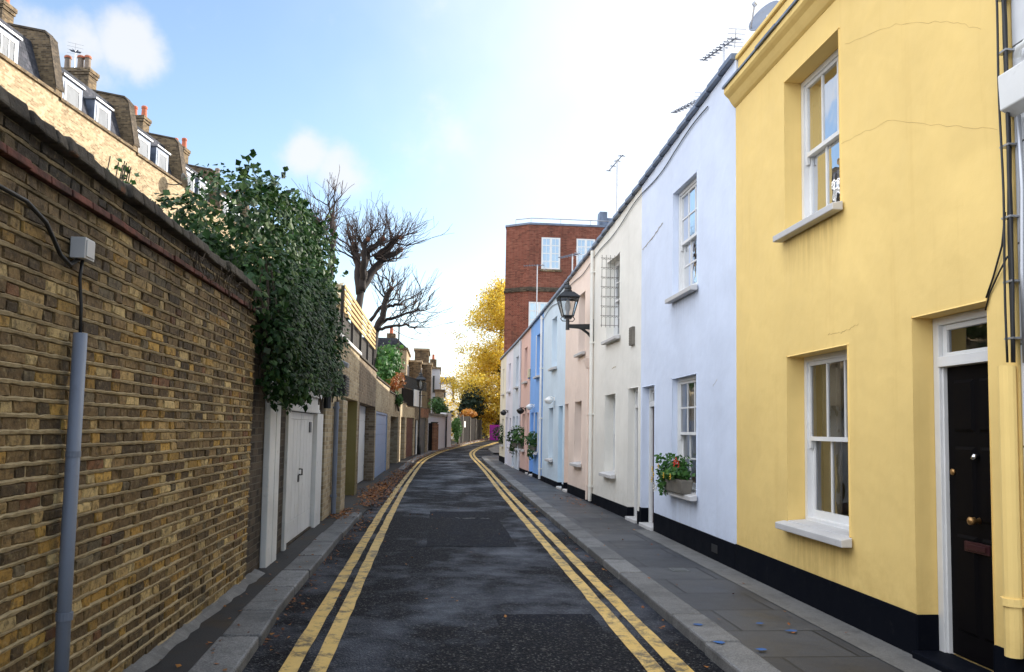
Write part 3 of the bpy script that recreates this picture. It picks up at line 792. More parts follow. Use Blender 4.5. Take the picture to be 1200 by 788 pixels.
# pale blue house
root, L, U, wall = row_house('pale sky blue house with a turquoise door', 25.4, 21.3, (5.38,5.525), 'pale_blue',
    [W(23.2,24.0,.76,2.26), W(22.7,23.6,3.43,4.9,glass='glass_sky'), D(21.55,22.24,2.27,'turquoise',r=.2,frame='turquoise',transom=False,leaf=2.1)], .16)
# blue house
root, L, U, wall = row_house('bright mid blue house with blue door and white window frames', 28.55, 25.4, (5.27,5.375), 'blue',
    [W(26.0,26.9,3.4,4.8), W(26.4,27.15,.86,2.19), D(27.5,28.15,2.2,'blue_door',r=.15,frame='pale_blue',transom=False)], .14)
pipe_part('drainpipe', root, U(25.46), .05, 5.26, 'white', .04, -.06)
for yy in (25.93, 26.97):
    m = MB(); m.box(U(yy)-.06,U(yy)+.06,-.02,-.001,3.4,4.8); m.build('window_trim', M['white'], root)
for yy in (26.33, 27.22):
    m = MB(); m.box(U(yy)-.06,U(yy)+.06,-.02,-.001,.86,2.19); m.build('window_trim', M['white'], root)
# salmon house
root, L, U, wall = row_house('salmon house with a round clipped bush on its window ledge', 31.4, 28.55, (5.20,5.265), 'salmon',
    [W(29.4,30.25,3.4,4.68), W(29.9,30.65,.86,2.2), D(28.7,29.2,2.2,'maroon',r=.12,transom=False,frame='salmon')], .12)
pipe_part('drainpipe', root, U(31.32), .05, 5.1, 'blue_grey', .04, -.06)
root, L, U, wall = row_house('blue grey house between the salmon and the lilac white ones', 34.3, 31.4, (5.15,5.195), 'blue_grey',
    [W(32.2,33.1,3.35,4.6), W(31.9,32.65,.86,2.15), D(33.3,33.95,2.15,'shutter',r=.12,transom=False)], 0)
root, L, U, wall = row_house('lilac white house with a dark lamp over its door', 37.3, 34.3, (5.11,5.145), 'lilac',
    [W(35.2,36.0,3.3,4.55), W(34.75,35.4,.86,2.1), D(36.3,36.95,2.15,'shutter',r=.12,transom=False)], 0)
root, L, U, wall = row_house('primrose cream house at the far end of the painted row', 40.1, 37.3, (5.06,5.105), 'primrose',
    [W(38.1,38.7,3.3,4.5), W(38.0,38.8,.86,2.1)], .3)
# pale grey house at the near end
A, B = (3.5,4.56), (3.5,-5)
root, L = frame_root('terraced_house', 'pale grey stucco house with scored joints beside the yellow house', 'house', A, B, 'terraced houses along the pavement')
hs = [(1.2,2.3,.8,2.5,.27),(3.0,4.0,.05,2.4,.27),(1.2,2.3,4.3,6.0,.27),(5,6.1,.8,2.5,.27),(5,6.1,4.3,6.0,.27)]
wall_mesh(L, -.15, 7.6, hs, 7).build('wall', M['grey_render'], root, weld=True, bevel=.012)
for h in hs:
    if h[2] < .5: door(root, h[0],h[1],h[2],h[3],.17,'maroon')
    else: sash(root, h[0],h[1],h[2],h[3],.17,3,2)
m = MB(); m.hexa([(.003,-.09,3.62),(L,-.09,3.62),(L,-.001,3.58),(.003,-.001,3.58)], [(.003,-.10,3.84),(L,-.10,3.84),(L,-.001,3.87),(.003,-.001,3.87)]); m.build('string_band', M['dirty_white'], root, bevel=.008)
m = MB(); m.box(.003,L,-.02,-.001,-.1,.35); m.build('plinth', M['plinth'], root)

# cables on the joint between the yellow and the grey house
root = thing('cable_bundle', 'black cables and grey conduit running down beside the yellow house', 'cables', (3.5,4.56,0))
for k, (dy, r, ph) in enumerate(((.018,.013,0),(.0,.010,1.3),(-.014,.010,2.2),(.030,.007,4))):
    m = MB(); m.tube([(-.028-.012*k, dy+.010*math.sin(z*1.3+ph*.3)+.006*math.sin(z*5+ph*2), z) for z in [2.06+.15*i for i in range(36)]], r, 8); m.build('cable', M['cable'], root, smooth=True)
m = MB(); m.tube([(-.03,-.085,2.05),(-.03,-.08,2.6),(-.03,-.10,3.1),(-.03,-.085,3.56)], .014, 8); m.build('conduit', M['alu'], root, smooth=True)
for z in (2.2,2.55,2.95,3.4,4.0,4.35,4.7):
    m = MB(); m.box(-.062,-.002,-.034,.045,z,z+.012); m.build('clip', M['alu'], root)
for pts in (((-.03,.05,3.0),(-.02,.10,2.80),(-.01,.20,2.62),(-.01,.27,2.50)), ((-.03,.04,2.72),(-.02,.13,2.64),(-.01,.24,2.52),(-.01,.28,2.42))):
    m = MB(); m.tube(pts, .006, 6); m.build('cable', M['cable'], root, smooth=True)
m = MB(); m.tube([(-.03,-.09,3.93),(-.05,-.13,3.97),(-.06,-.19,3.96),(-.05,-.24,4.0)], .02, 8); m.build('overflow_pipe', M['lamp_white'], root, smooth=True)

root = thing('telephone_cable', 'thin black cable looping along the tops of the cream and pink houses', 'cable', (0,0,0))
m = MB(); pts = []
for i in range(70):
    y = 10.2+i*.22; pts.append((lerp(FX,y)-.022, y, lerp([(9,6.02),(13.7,5.80),(17.5,5.50),(21,5.34),(26,5.2)],y)+.05*math.sin(y*1.9)-.03*abs(math.sin(y*.8))))
m.tube(pts, .009, 6); m.build('cable', M['cable'], root, smooth=True)
m = MB(); m.tube([(3.478,14.9,5.74),(3.478,14.92,5.5),(3.478,14.9,5.2)], .008, 6); m.build('cable_tail', M['cable'], root)
# ------------------------------------------------------------------ leaves
def leafcloud(b, rnd, c, r, n, size, shell=.55, droop=.0, flat=.0, squash=.5):
    c = Vector(c); r = Vector(r)
    for _ in range(n):
        while True:
            d = Vector((rnd.uniform(-1,1), rnd.uniform(-1,1), rnd.uniform(-1,1)))
            if .05 < d.length < 1: break
        d.normalize(); k = shell+(1-shell)*rnd.random()**.6
        nz = mnoise.noise(Vector((d.x*1.7+c.x*3, d.y*1.7+c.y, d.z*1.7+c.z)))
        k *= 1+.38*nz
        p = c+Vector((d.x*r.x, d.y*r.y, d.z*r.z))*k
        nrm = (d+Vector((rnd.gauss(0,.55), rnd.gauss(0,.55), rnd.gauss(0,.55)+.25))).normalized()
        leaf(b, rnd, p, nrm, size*(rnd.uniform(.45,1.0) if rnd.random() < .6 else rnd.uniform(.9,1.45)), droop, squash)
def leaf(b, rnd, p, nrm, s, droop=0, squash=.5):
    t = Vector((rnd.uniform(-1,1), rnd.uniform(-1,1), rnd.uniform(-1,1)-droop))
    t = (t-nrm*t.dot(nrm))
    if t.length < 1e-3: return
    t.normalize(); w = nrm.cross(t)
    a = p; tip = p+t*s; l = p+t*s*.45+w*s*squash-nrm*s*.10; r_ = p+t*s*.45-w*s*squash-nrm*s*.10
    b.add([a,l,tip,r_], [(0,1,2),(0,2,3)])

# near brick wall ---------------------------------------------------
root = thing('brick_wall', 'old soot-stained yellow stock brick wall with stone coping', 'wall', (-1.93,-2.5,0), R(90))
LW = 11.0; rnd = random.Random(21)
pal = [((.075,.054,.032),12),((.125,.088,.048),24),((.19,.135,.070),28),((.31,.20,.060),8),((.40,.27,.085),5),((.35,.265,.14),14),((.47,.385,.23),7),((.17,.088,.050),3),((.14,.12,.09),6)]
pool = [c for c, w in pal for _ in range(w)]
def brick_courses(u0, u1, z0, n, y0=0, course=.0755, tones=pool, jit=.006):
    bb = MB(); mm = MB()
    for i in range(n):
        z = z0+i*course; u = u0-rnd.uniform(0,.3); k = rnd.randint(0,1)
        while u < u1:
            ln = (.215 if k % 2 == 0 else .102)*rnd.uniform(.93,1.05); k += 1
            a, c = max(u, u0), min(u+ln, u1)
            if c-a > .02:
                y = y0+rnd.uniform(-jit,jit); ch = .007
                za, zb = z+.010+rnd.uniform(-.002,.002), z+course-.006+rnd.uniform(-.003,.002)
                t = rnd.choice(tones); q = rnd.uniform(.75,1.25); bb.cur = (t[0]*q*1.18, t[1]*q*1.06, t[2]*q*.80)
                J = lambda: rnd.uniform(-.006,.006)
                o = [(a,y+.012,za),(c,y+.012,za),(c,y+.012,zb),(a,y+.012,zb)]
                f = [(a+ch+J(),y+J()*.6,za+ch+J()),(c-ch+J(),y+J()*.6,za+ch+J()),(c-ch+J(),y+J()*.6,zb-ch+J()),(a+ch+J(),y+J()*.6,zb-ch+J())]
                bb.add(o+f, [(4,5,6,7),(0,1,5,4),(1,2,6,5),(2,3,7,6),(3,0,4,7)])
            u += ln+.010
        # bed joint: a rough ribbon of cement struck over the brick edges
        prev = None
        nst = max(2, int((u1-u0)/.045))
        for s in range(nst+1):
            uu = u0+(u1-u0)*s/nst
            lo = z-.003-.005*mnoise.noise(Vector((uu*14, i*7.3, 1)))-.004*rnd.random(); hi = z+.011+.006*mnoise.noise(Vector((uu*16, i*5.1, 9)))+.005*rnd.random()
            pr = y0-.0055-.003*rnd.random()
            cur = [(uu,y0+.012,lo-.004),(uu,pr+.004,lo),(uu,pr,hi-.006),(uu,y0+.010,hi+.004)]
            if prev:
                for q in range(3): mm.quad(prev[q], cur[q], cur[q+1], prev[q+1])
            prev = cur
    mm.quad((u0,y0+.0115,z0-.02),(u1,y0+.0115,z0-.02),(u1,y0+.0115,z0+n*course),(u0,y0+.0115,z0+n*course))
    return bb, mm
bb, mm = brick_courses(0, LW, -.04, 37)
bb.build('brickwork', M['near_brick'], root, attr='tone'); mm.build('mortar', M['mortar'], root)
darkpool = [(.022,.017,.013),(.035,.027,.02),(.055,.042,.03),(.085,.065,.042),(.12,.09,.05),(.03,.027,.024)]
bb, mm = brick_courses(0, LW, 2.80, 2, .01, .0755, darkpool)
bb.build('upper_brickwork', M['near_brick'], root, attr='tone'); mm.build('upper_mortar', M['mortar'], root)
m = MB(); m.box(0,LW,.022,.30,-.1,2.945); m.build('wall_core', M['garage_dark'], root)
m = MB(); u = 0
while u < LW:
    l = rnd.uniform(.21,.24); j = rnd.uniform(-.008,.008); e = min(u+l,LW)
    m.hexa([(u+.003,-.035+j,2.752),(e-.003,-.035+j,2.752),(e-.003,.02,2.757),(u+.003,.02,2.757)], [(u+.003,-.030+j,2.792),(e-.003,-.030+j,2.792),(e-.003,.02,2.797),(u+.003,.02,2.797)]); u = e
m.build('tile_course', M['tile'], root, bevel=.006)
m = MB(); u = 0
while u < LW:
    l = rnd.uniform(.3,.62); e = min(u+l,LW); j, k = rnd.uniform(-.02,.02), rnd.uniform(-.012,.012)
    n = 3
    for q in range(n):
        a, c = u+(e-u)*q/n, u+(e-u)*(q+1)/n; j2 = rnd.uniform(-.008,.008)
        m.hexa([(a+(.006 if q==0 else 0),-.055+j+j2,2.952),(c-(.006 if q==n-1 else 0),-.055+j,2.952),(c-(.006 if q==n-1 else 0),.36,2.952),(a+(.006 if q==0 else 0),.36,2.952)],
           [(a+(.006 if q==0 else 0),-.035+j+j2,3.035+k),(c-(.006 if q==n-1 else 0),-.035+j,3.035+k+j2),(c-(.006 if q==n-1 else 0),.34,3.06+k),(a+(.006 if q==0 else 0),.34,3.06+k)])
    u = e
m.build('coping', M['coping'], root, bevel=.014)
# dead creeper stalks on the upper wall
m = MB()
for k in range(22):
    u = rnd.uniform(8.4,10.8); z = rnd.uniform(2.74,2.95); pts = []
    for q in range(7): pts.append((u+q*.035*rnd.uniform(.3,1.4), -.05-.012*rnd.random(), z+rnd.uniform(-.05,.06)))
    m.tube(pts, .0035, 4)
m.build('creeper_stalks', M['stem'], root)

root = thing('cable_conduit', 'grey metal conduit pole with a white junction box on the old brick wall', 'conduit', (-1.87,4.33,0))
m = MB(); m.tube([(.015,-.035,-.02),(.0,-.012,.9),(0,0,2.06)], .034, 16); m.build('pipe', M['grey_pipe'], root, smooth=True)
m = MB(); m.tube([(.006,-.018,.60),(.006,-.018,.64)], .040, 16); m.build('collar', M['grey_pipe'], root)
m = MB(); m.tube([(0,-.006,1.42),(0,-.006,1.45)], .0365, 16); m.build('collar', M['grey_pipe'], root)
m = MB(); m.box(-.05,.025,-.058,.058,2.445,2.555); m.box(.0255,.031,-.048,.048,2.456,2.544); m.build('junction_box', M['grey_plastic'], root, bevel=.008)
m = MB(); m.tube([(-.005,.01,2.05),(-.012,.02,2.2),(-.02,.005,2.35),(-.01,.0,2.445)], .009, 8)
m.tube([(-.02,-.02,2.445),(-.03,-.09,2.40),(-.03,-.20,2.43),(-.03,-.36,2.55),(-.03,-.55,2.60),(-.03,-1.0,2.60)], .011, 8); m.build('cable', M['cable'], root, smooth=True)

# garages ------------------------------------------------------------
def garage(label, A, B, z1, mat, holes, depth=5, name='brick_garage', zc=None):
    root, L = frame_root(name, label, 'garage', A, B, 'garages along the mews')
    wall_mesh(L, -.2, z1, holes, depth, e=.003).build('wall', M[mat], root, weld=True, bevel=.008)
    return root, L
def pl(y): return (lerp(WL,y), y)
def panel_door(root, u0, u1, z0, z1, y, mat, n=4, name='garage_door'):
    m = MB(); h = (z1-z0)/n
    m.box(u0,u1,y+.012,y+.05,z0,z1)
    for k in range(n): m.box(u0+.004,u1-.004,y,y+.012,z0+h*k+.012,z0+h*(k+1)-.012)
    return m.build(name, M[mat], root, bevel=.004)
# timber garage G1: y 8.52 .. 13.95
A, B = (-1.98,8.52), (-1.98,13.94)
root, L = frame_root('timber_door_garage', 'low dark brick garage with white timber double doors under ivy', 'garage', A, B, 'garages along the mews')
uu = lambda y: y-8.52
wall_mesh(L, -.2, 2.75, [(uu(10.66),uu(13.06),.02,2.3,.30)], 5, e=.003).build('wall', M['garage_dark'], root, weld=True, bevel=.008)
m = MB(); m.hexa([(uu(9.35),-.075,-.05),(uu(9.93),-.075,-.05),(uu(9.93),-.002,-.05),(uu(9.35),-.002,-.05)], [(uu(9.30),-.075,2.3),(uu(9.88),-.075,2.3),(uu(9.88),-.002,2.3),(uu(9.30),-.002,2.3)])
m.build('post', M['dirty_white'], root, bevel=.01)
m = MB(); m.box(uu(9.62),uu(9.66),-.082,-.0755,.02,2.25); m.build('post_batten', M['dirty_white'], root)
m = MB(); m.box(uu(10.60),uu(13.2),-.06,.05,1.80,2.03); m.box(uu(10.60),uu(13.2),-.10,.05,2.032,2.09); m.box(uu(10.6),uu(13.25),-.03,.04,2.092,2.45); m.build('lintel_board', M['dirty_white'], root, bevel=.006)
m = MB(); m.box(uu(13.0),uu(13.62),-.05,.05,-.02,1.798); m.build('door_post', M['dirty_white'], root, bevel=.006)
m = MB(); m.box(uu(10.60),uu(10.74),-.04,.05,-.02,1.798); m.build('door_post', M['dirty_white'], root, bevel=.006)
for a, c in ((10.75,11.86),(11.875,12.99)):
    m = MB(); u0, u1 = uu(a), uu(c); m.box(u0,u1,.03,.07,.03,1.79)
    m.box(u0,u1,.016,.0295,.03,.30); m.box(u0,u1,.016,.0295,1.69,1.79)
    for k in range(4):
        w0 = u0+(u1-u0)*k/4; m.box(w0+.006,w0+(u1-u0)/4-.006,.018,.0295,.305,1.685)
    d = m.build('garage_door', M['dirty_white'], root, bevel=.005)
    if a < 11:
        h = MB(); h.tube([(u1-.05,.015,.98),(u1-.05,-.03,.98),(u1-.05,-.03,.90),(u1-.05,.015,.90)], .012, 8); h.build('handle', M['metal_black'], d)
        h = MB(); h.box(u1-.13,u1-.04,.006,.015,.80,.90); h.build('lock_plate', M['metal_black'], d)
    else:
        h = MB(); h.box(u1-.42,u1-.24,.002,.015,1.50,1.66); h.build('notice_plate', M['shutter'], d)
m = MB(); m.box(-.05,L-.003,-.12,.3,2.753,2.82); m.build('flat_roof_edge', M['dark_wood'], root, bevel=.01)
m = MB(); m.tube([(uu(13.75),-.09,1.9),(uu(13.75),-.09,3.3)], .06, 10); m.build('downpipe', M['metal_black'], root)

# beige garage G2
def local(y, A, B): return (y-A[1])/(B[1]-A[1])*math.hypot(B[0]-A[0],B[1]-A[1])
A, B = pl(13.95), pl(19.45); z1 = 3.30
root, L = garage('beige brick garage with an olive painted pier and a floodlight', A, B, z1, 'garage_beige', [(local(16.0,A,B), local(19.2,A,B), -.05, 2.2, .36)])
q = lambda y: local(y,A,B)
panel_door(root, q(16.05), q(19.15), .02, 2.2, .30, 'dirty_white')
m = MB(); m.box(q(19.17),q(19.24),.004,.34,-.03,2.195); m.box(q(19.201),q(19.36),-.012,-.002,-.03,1.0) ; m.build('painted_pier', M['olive'], root, bevel=.006)
m = MB(); m.box(0,L,-.05,.3,z1+.003,z1+.075); m.build('coping', M['white'], root, bevel=.01)
pipe_part('drainpipe', root, q(14.9), .02, 2.05, 'grey_pipe', .045, -.06)
m = MB(); m.box(q(15.25),q(15.95),-.14,-.002,-.05,2.1); m.build('brick_pier', M['garage_beige'], root, bevel=.01)
m = MB(); u = q(14.35)
m.box(u-.28,u+.28,-.30,-.002,2.14,2.50)
for k in range(7): m.box(u-.26,u+.26,-.315,-.3015,2.17+k*.045,2.20+k*.045)
m.build('vent_housing', M['metal_black'], root, bevel=.01)
m = MB(); u = q(14.75); m.tube([(u,-.002,2.62),(u,-.08,2.66),(u,-.16,2.70)], .025, 8); m.hexa([(u-.10,-.26,2.66),(u+.10,-.26,2.66),(u+.10,-.12,2.70),(u-.10,-.12,2.70)], [(u-.10,-.28,2.74),(u+.10,-.28,2.74),(u+.10,-.14,2.80),(u-.10,-.14,2.80)]); m.build('floodlight', M['alu'], root, bevel=.01)
# brown garage G3
A, B = pl(19.46), pl(24.60); q = lambda y: local(y,A,B); z1 = 3.27
root, L = garage('brown brick garage with a deep-set white panelled door', A, B, z1, 'garage_brown', [(q(19.70), q(24.45), -.05, 2.2, .5)])
panel_door(root, q(19.74), q(24.42), .02, 2.2, .28, 'white', 5)
m = MB(); m.box(0,L,-.04,.3,z1+.003,z1+.06); m.build('coping', M['coping'], root, bevel=.01)
# blue door garage G4
A, B = pl(24.62), pl(31.0); q = lambda y: local(y,A,B); z1 = 3.10
root, L = garage('beige brick garage with a wide blue-grey metal door', A, B, z1, 'garage_beige', [(q(24.85), q(30.15), -.05, 2.1, .16)])
panel_door(root, q(24.93), q(30.07), .0, 2.02, .03, 'blue_metal', 6)
m = MB(); m.box(q(24.86),q(24.92),.0,.08,-.03,2.09); m.box(q(30.08),q(30.14),.0,.08,-.03,2.09); m.box(q(24.921),q(30.079),.0,.08,2.025,2.09); m.build('door_frame', M['blue_metal'], root)
m = MB(); m.box(0,L,-.04,.3,z1+.003,z1+.06); m.build('coping', M['coping'], root, bevel=.01)
A, B = pl(31.02), pl(37.1); q = lambda y: local(y,A,B); z1 = 2.95
root, L = garage('beige brick garage with a black recessed opening', A, B, z1, 'garage_beige', [(q(31.9), q(36.2), -.05, 2.05, 1.0)])
m = MB(); m.box(q(31.9)+.004,q(36.2)-.004,.9,.95,-.05,2.045); m.build('garage_door', M['board_dark'], root)
m = MB(); m.box(0,L,-.04,.3,z1+.003,z1+.06); m.build('coping', M['coping'], root, bevel=.01)
A, B = pl(37.12), pl(41.0); q = lambda y: local(y,A,B); z1 = 2.80
root, L = garage('small beige brick garage with a narrow dark doorway', A, B, z1, 'garage_beige', [(q(38.0), q(40.3), -.05, 2.1, .8)])
m = MB(); m.box(q(38.0)+.004,q(40.3)-.004,.6,.65,-.05,2.095); m.build('garage_door', M['garage_brown'], root)
m = MB(); m.box(0,L,-.04,.3,z1+.003,z1+.06); m.build('coping', M['coping'], root, bevel=.01)
A, B = pl(41.02), pl(43.95); q = lambda y: local(y,A,B); z1 = 2.66
root, L = garage('brick garage with red-brown boarded doors', A, B, z1, 'garage_beige', [(.15, q(43.7), -.05, 2.12, .3)])
m = MB(); m.box(.16,q(43.7)-.01,.06,.11,-.02,2.1)
for k in range(9):
    w = (q(43.7)-.17-.16)/9; m.box(.165+w*k+.008,.165+w*(k+1)-.008,.045,.06,0,2.08)
m.build('garage_door', M['red_timber'], root)
A, B = pl(43.97), pl(47.3); q = lambda y: local(y,A,B); z1 = 2.72
root, L = garage('dark garage with a grey shutter and a black door', A, B, z1, 'garage_brown', [(.12, 1.05, -.05, 2.05, .3), (1.35, L-.1, -.05, 2.15, .2)])
m = MB(); m.box(.125,.80,.12,.16,0,2.04); m.build('door', M['black_door'], root)
m = MB(); m.box(.82,1.045,.08,.14,0,2.04); m.build('door_post', M['dirty_white'], root)
panel_door(root, 1.36, L-.11, .1, 2.14, .06, 'shutter', 14, 'shutter')
m = MB(); m.box(1.3,L-.01,-.02,-.002,2.2,2.7); m.build('brick_band', M['orange_brick'], root)

# fences over the garages --------------------------------------------
root = thing('slatted_fence', 'new yellow timber slatted fence above the beige garage', 'fence', (-2.02,16.6,3.35), R(90))
for k in range(5): 
    m = MB(); m.box(0,8.0,-.02,.0,.60+k*.125,.675+k*.125); m.build('slat', M['slat'], root)
for k in range(5):
    m = MB(); m.box(.05+k*1.95,.12+k*1.95,.004,.07,.0,1.16); m.build('post', M['dark_wood'], root)
root = thing('mesh_fence', 'low black mesh fence along the garage roofs under the timber slats', 'fence', (-2.08,13.8,3.36), R(90))
m = MB()
for k in range(75): m.box(k*.145,k*.145+.10,0,.012,.02,.60)
m.build('mesh_panel', M['dark_wood'], root)
for k in range(6):
    m = MB(); m.box(k*2.1,k*2.1+.06,.014,.07,-.02,.64); m.build('post', M['metal_black'], root)
A, B = pl(40.2), pl(47.5); 
root, L = frame_root('balcony_railing', 'black railing and dark boards on the far garage roofs', 'railing', (A[0]-.12,A[1]), (B[0]-.12,B[1]))
m = MB(); m.box(0,2.9,0,.04,2.74,3.55); m.build('board_panel', M['board_dark'], root)
m = MB(); m.box(3.0,5.25,-.03,.01,2.76,3.65); m.build('white_panel', M['white'], root)
m = MB(); m.box(5.35,L,0,.04,2.76,3.7); m.build('board_panel', M['metal_black'], root)
m = MB(); m.box(0,L,.05,.09,4.22,4.27); m.box(0,L,.05,.09,3.6,3.64)
for k in range(66): m.tube([(L*k/66+.02,.07,2.73),(L*k/66+.02,.07,4.22)], .012, 5)
m.build('railing', M['metal_black'], root)
root = thing('scaffold_frame', 'thin dark pole frame rising behind the russet shrub', 'pole', (-1.98,37.4,2.8))
m = MB(); m.tube([(0,0,0),(0,0,3.6)], .035, 8); m.build('pole', M['metal_black'], root)
for a, c in (((-.02,-3.2,1.75),(0,0,1.75)), ((0,0,3.6),(-.2,-2.6,3.75))):
    m = MB(); m.tube([a, c], .02, 8); m.build('rail', M['metal_black'], root)

# street lamp post ------------------------------------------------------
def lantern(root, c, s, arm=None):
    """four-sided tapered street lantern standing on c"""
    x, y, z = c
    f = MB(); h, w0, w1 = .40*s, .115*s, .215*s
    cr = [(1,1),(-1,1),(-1,-1),(1,-1)]
    for i in range(4):
        a, e = cr[i], cr[(i+1)%4]
        f.tube([(x+a[0]*w0,y+a[1]*w0,z),(x+a[0]*w1,y+a[1]*w1,z+h)], .014*s, 6)
        f.tube([(x+a[0]*w0,y+a[1]*w0,z),(x+e[0]*w0,y+e[1]*w0,z)], .016*s, 6)
        f.tube([(x+a[0]*w1,y+a[1]*w1,z+h),(x+e[0]*w1,y+e[1]*w1,z+h)], .018*s, 6)
    f.box(x-w0*.7,x+w0*.7,y-w0*.7,y+w0*.7,z-.06*s,z-.002)
    fr = f.build('lantern_frame', M['metal_black'], root)
    gl = MB()
    for i in range(4):
        a, e = cr[i], cr[(i+1)%4]
        gl.quad((x+a[0]*w0,y+a[1]*w0,z),(x+e[0]*w0,y+e[1]*w0,z),(x+e[0]*w1,y+e[1]*w1,z+h),(x+a[0]*w1,y+a[1]*w1,z+h))
    gl.build('pane', M['glass_lamp'], fr)
    rf = MB(); o = w1*1.16
    def ring(r, zz): return [(x+a[0]*r,y+a[1]*r,zz) for a in cr]
    rf.hexa(ring(o, z+h+.018*s), ring(o*.97, z+h+.035*s)); rf.hexa(ring(o*.97, z+h+.036*s), ring(w0*1.0, z+h+.15*s))
    rf.lathe((x,y,z+h+.15*s), [(.095*s,0),(.10*s,.03*s),(.075*s,.06*s),(.085*s,.09*s),(.08*s,.12*s),(.05*s,.155*s),(.03*s,.17*s),(.034*s,.20*s),(.016*s,.225*s),(.026*s,.25*s),(.006*s,.31*s)], 14)
    rf.build('lamp_hood', M['metal_black'], root)
    bl = MB(); bl.lathe((x,y,z), [(.03*s,.0),(.032*s,.1*s),(.062*s,.16*s),(.062*s,.28*s),(.03*s,.36*s),(.012*s,.40*s)], 12); bl.build('bulb', M['net'], root, smooth=True)
root = thing('street_lamp', 'tall black iron lamp post standing before the far garages', 'street lamp', (-1.10,44.5,g(44.5)))
m = MB(); m.lathe((0,0,0), [(.11,0),(.11,.5),(.085,.62),(.07,.9),(.075,.92),(.05,.98),(.042,3.35),(.06,3.40),(.03,3.52)], 14); m.build('post', M['metal_black'], root, smooth=True)
m = MB(); m.tube([(-.28,0,3.25),(.28,0,3.25)], .016, 8); m.build('ladder_bar', M['metal_black'], root)
lantern(root, (0,0,3.60), 1.25)
# wall lantern on bracket
root = thing('wall_lantern', 'black Victorian street lantern on an iron bracket above the pink house', 'street lamp', (3.39,17.80,0))
m = MB(); m.hexa([(-.03,-.09,3.55),(.03,-.09,3.55),(.03,.09,3.55),(-.03,.09,3.55)], [(-.03,-.06,4.12),(.03,-.06,4.12),(.03,.06,4.12),(-.03,.06,4.12)]); m.build('wall_plate', M['metal_black'], root, bevel=.01)
m = MB(); m.tube([(-.02,0,3.70),(-.10,0,3.80),(-.24,0,3.90),(-.36,0,3.945)], [.028,.03,.032,.03], 10); m.hexa([(-.60,-.028,3.91),(-.02,-.028,3.88),(-.02,.028,3.88),(-.60,.028,3.91)], [(-.60,-.028,3.985),(-.02,-.028,4.01),(-.02,.028,4.01),(-.60,.028,3.985)])
m.tube([(-.565,0,3.86),(-.565,0,4.10)], [.045,.04], 12); m.build('bracket_arm', M['metal_black'], root, bevel=.004)
m = MB()
for sx in (-1,1): m.tube([(-.565+sx*.02,0,4.06),(-.565+sx*.12,0,4.06),(-.565+sx*.16,0,4.11),(-.565+sx*.12,0,4.17)], .011, 6)
m.build('scroll', M['metal_black'], root)
lantern(root, (-.565,0,4.17), 1.0)

# little fittings on the far houses --------------------------------------
def wall_lamp(label, y, z, mat, s=1.0):
    root = thing('wall_lamp', label, 'wall lamp', (lerp(FX,y),y,z), 0, 'lamps by the front doors')
    m = MB(); m.box(-.03*s,-.002,-.05*s,.05*s,-.06*s,.06*s); m.tube([(-.02*s,0,0),(-.10*s,0,.06*s),(-.19*s,0,.05*s)], .015*s, 8); m.build('bracket', M[mat], root)
    m = MB(); m.lathe((-.19*s,0,-.16*s), [(.03*s,0),(.09*s,.03*s),(.13*s,.10*s),(.135*s,.14*s),(.05*s,.20*s),(.02*s,.23*s)], 14); m.build('lamp_shade', M[mat], root, smooth=True)
wall_lamp('white dish lamp beside the turquoise door of the pale blue house', 22.95, 2.50, 'lamp_white', .95)
wall_lamp('white lamp on the bright blue house beside its blue door', 27.35, 2.42, 'lamp_white', .9)
wall_lamp('dark hanging lamp on the salmon house', 29.6, 2.35, 'metal_black', 1.1)
wall_lamp('dark lamp over the door of the lilac white house', 36.1, 2.40, 'metal_black', 1.1)
root = thing('alarm_box', 'yellowish alarm box high between the bright blue and salmon houses', 'alarm box', (lerp(FX,28.6),28.6,3.62))
m = MB(); m.hexa([(-.09,-.13,-.16),(-.002,-.13,-.16),(-.002,.13,-.16),(-.09,.13,-.16)], [(-.07,-.15,.16),(-.002,-.15,.16),(-.002,.15,.16),(-.07,.15,.16)]); m.build('case', M['alarm'], root, bevel=.015)
m = MB(); m.lathe((-.05,0,-.20), [(.02,0),(.035,.02),(.035,.038)], 10); m.build('strobe', M['blue_door'], root)

def ledge_shrub(label, y, z, r, mat='shrub', n=520, trail=False):
    rn = random.Random(int(y*10)); root = thing('potted_shrub', label, 'potted plant', (lerp(FX,y)-.10,y,z), 0, 'plants on the window ledges')
    m = MB(); m.lathe((0,0,0), [(.09,0),(.125,.17),(.135,.18),(.135,.21)], 14); m.build('pot', M['trough'], root)
    b = MB(); leafcloud(b, rn, (0,0,.20+r*.8), (r,r,r), n, .075, .6)
    if trail: leafcloud(b, rn, (-.06,.1,.0), (.12,.28,.28), n//2, .07, .4)
    b.build('foliage', M[mat], root)
    m = MB(); m.tube([(0,0,.1),(0,0,.2+r*.6)], .018, 6); m.build('stem', M['stem'], root)
ledge_shrub('trailing plant on the lower window ledge of the bright blue house', 26.8, .88, .26, 'shrub', 420, True)
ledge_shrub('round clipped green bush on the ledge of the salmon house', 30.3, .88, .36)
ledge_shrub('loose leafy plant on the ledge of the blue grey house', 32.4, .88, .34, 'ivy', 420, True)
ledge_shrub('low spreading plant on the ledge of the primrose house', 38.3, .88, .42, 'ivy', 520)

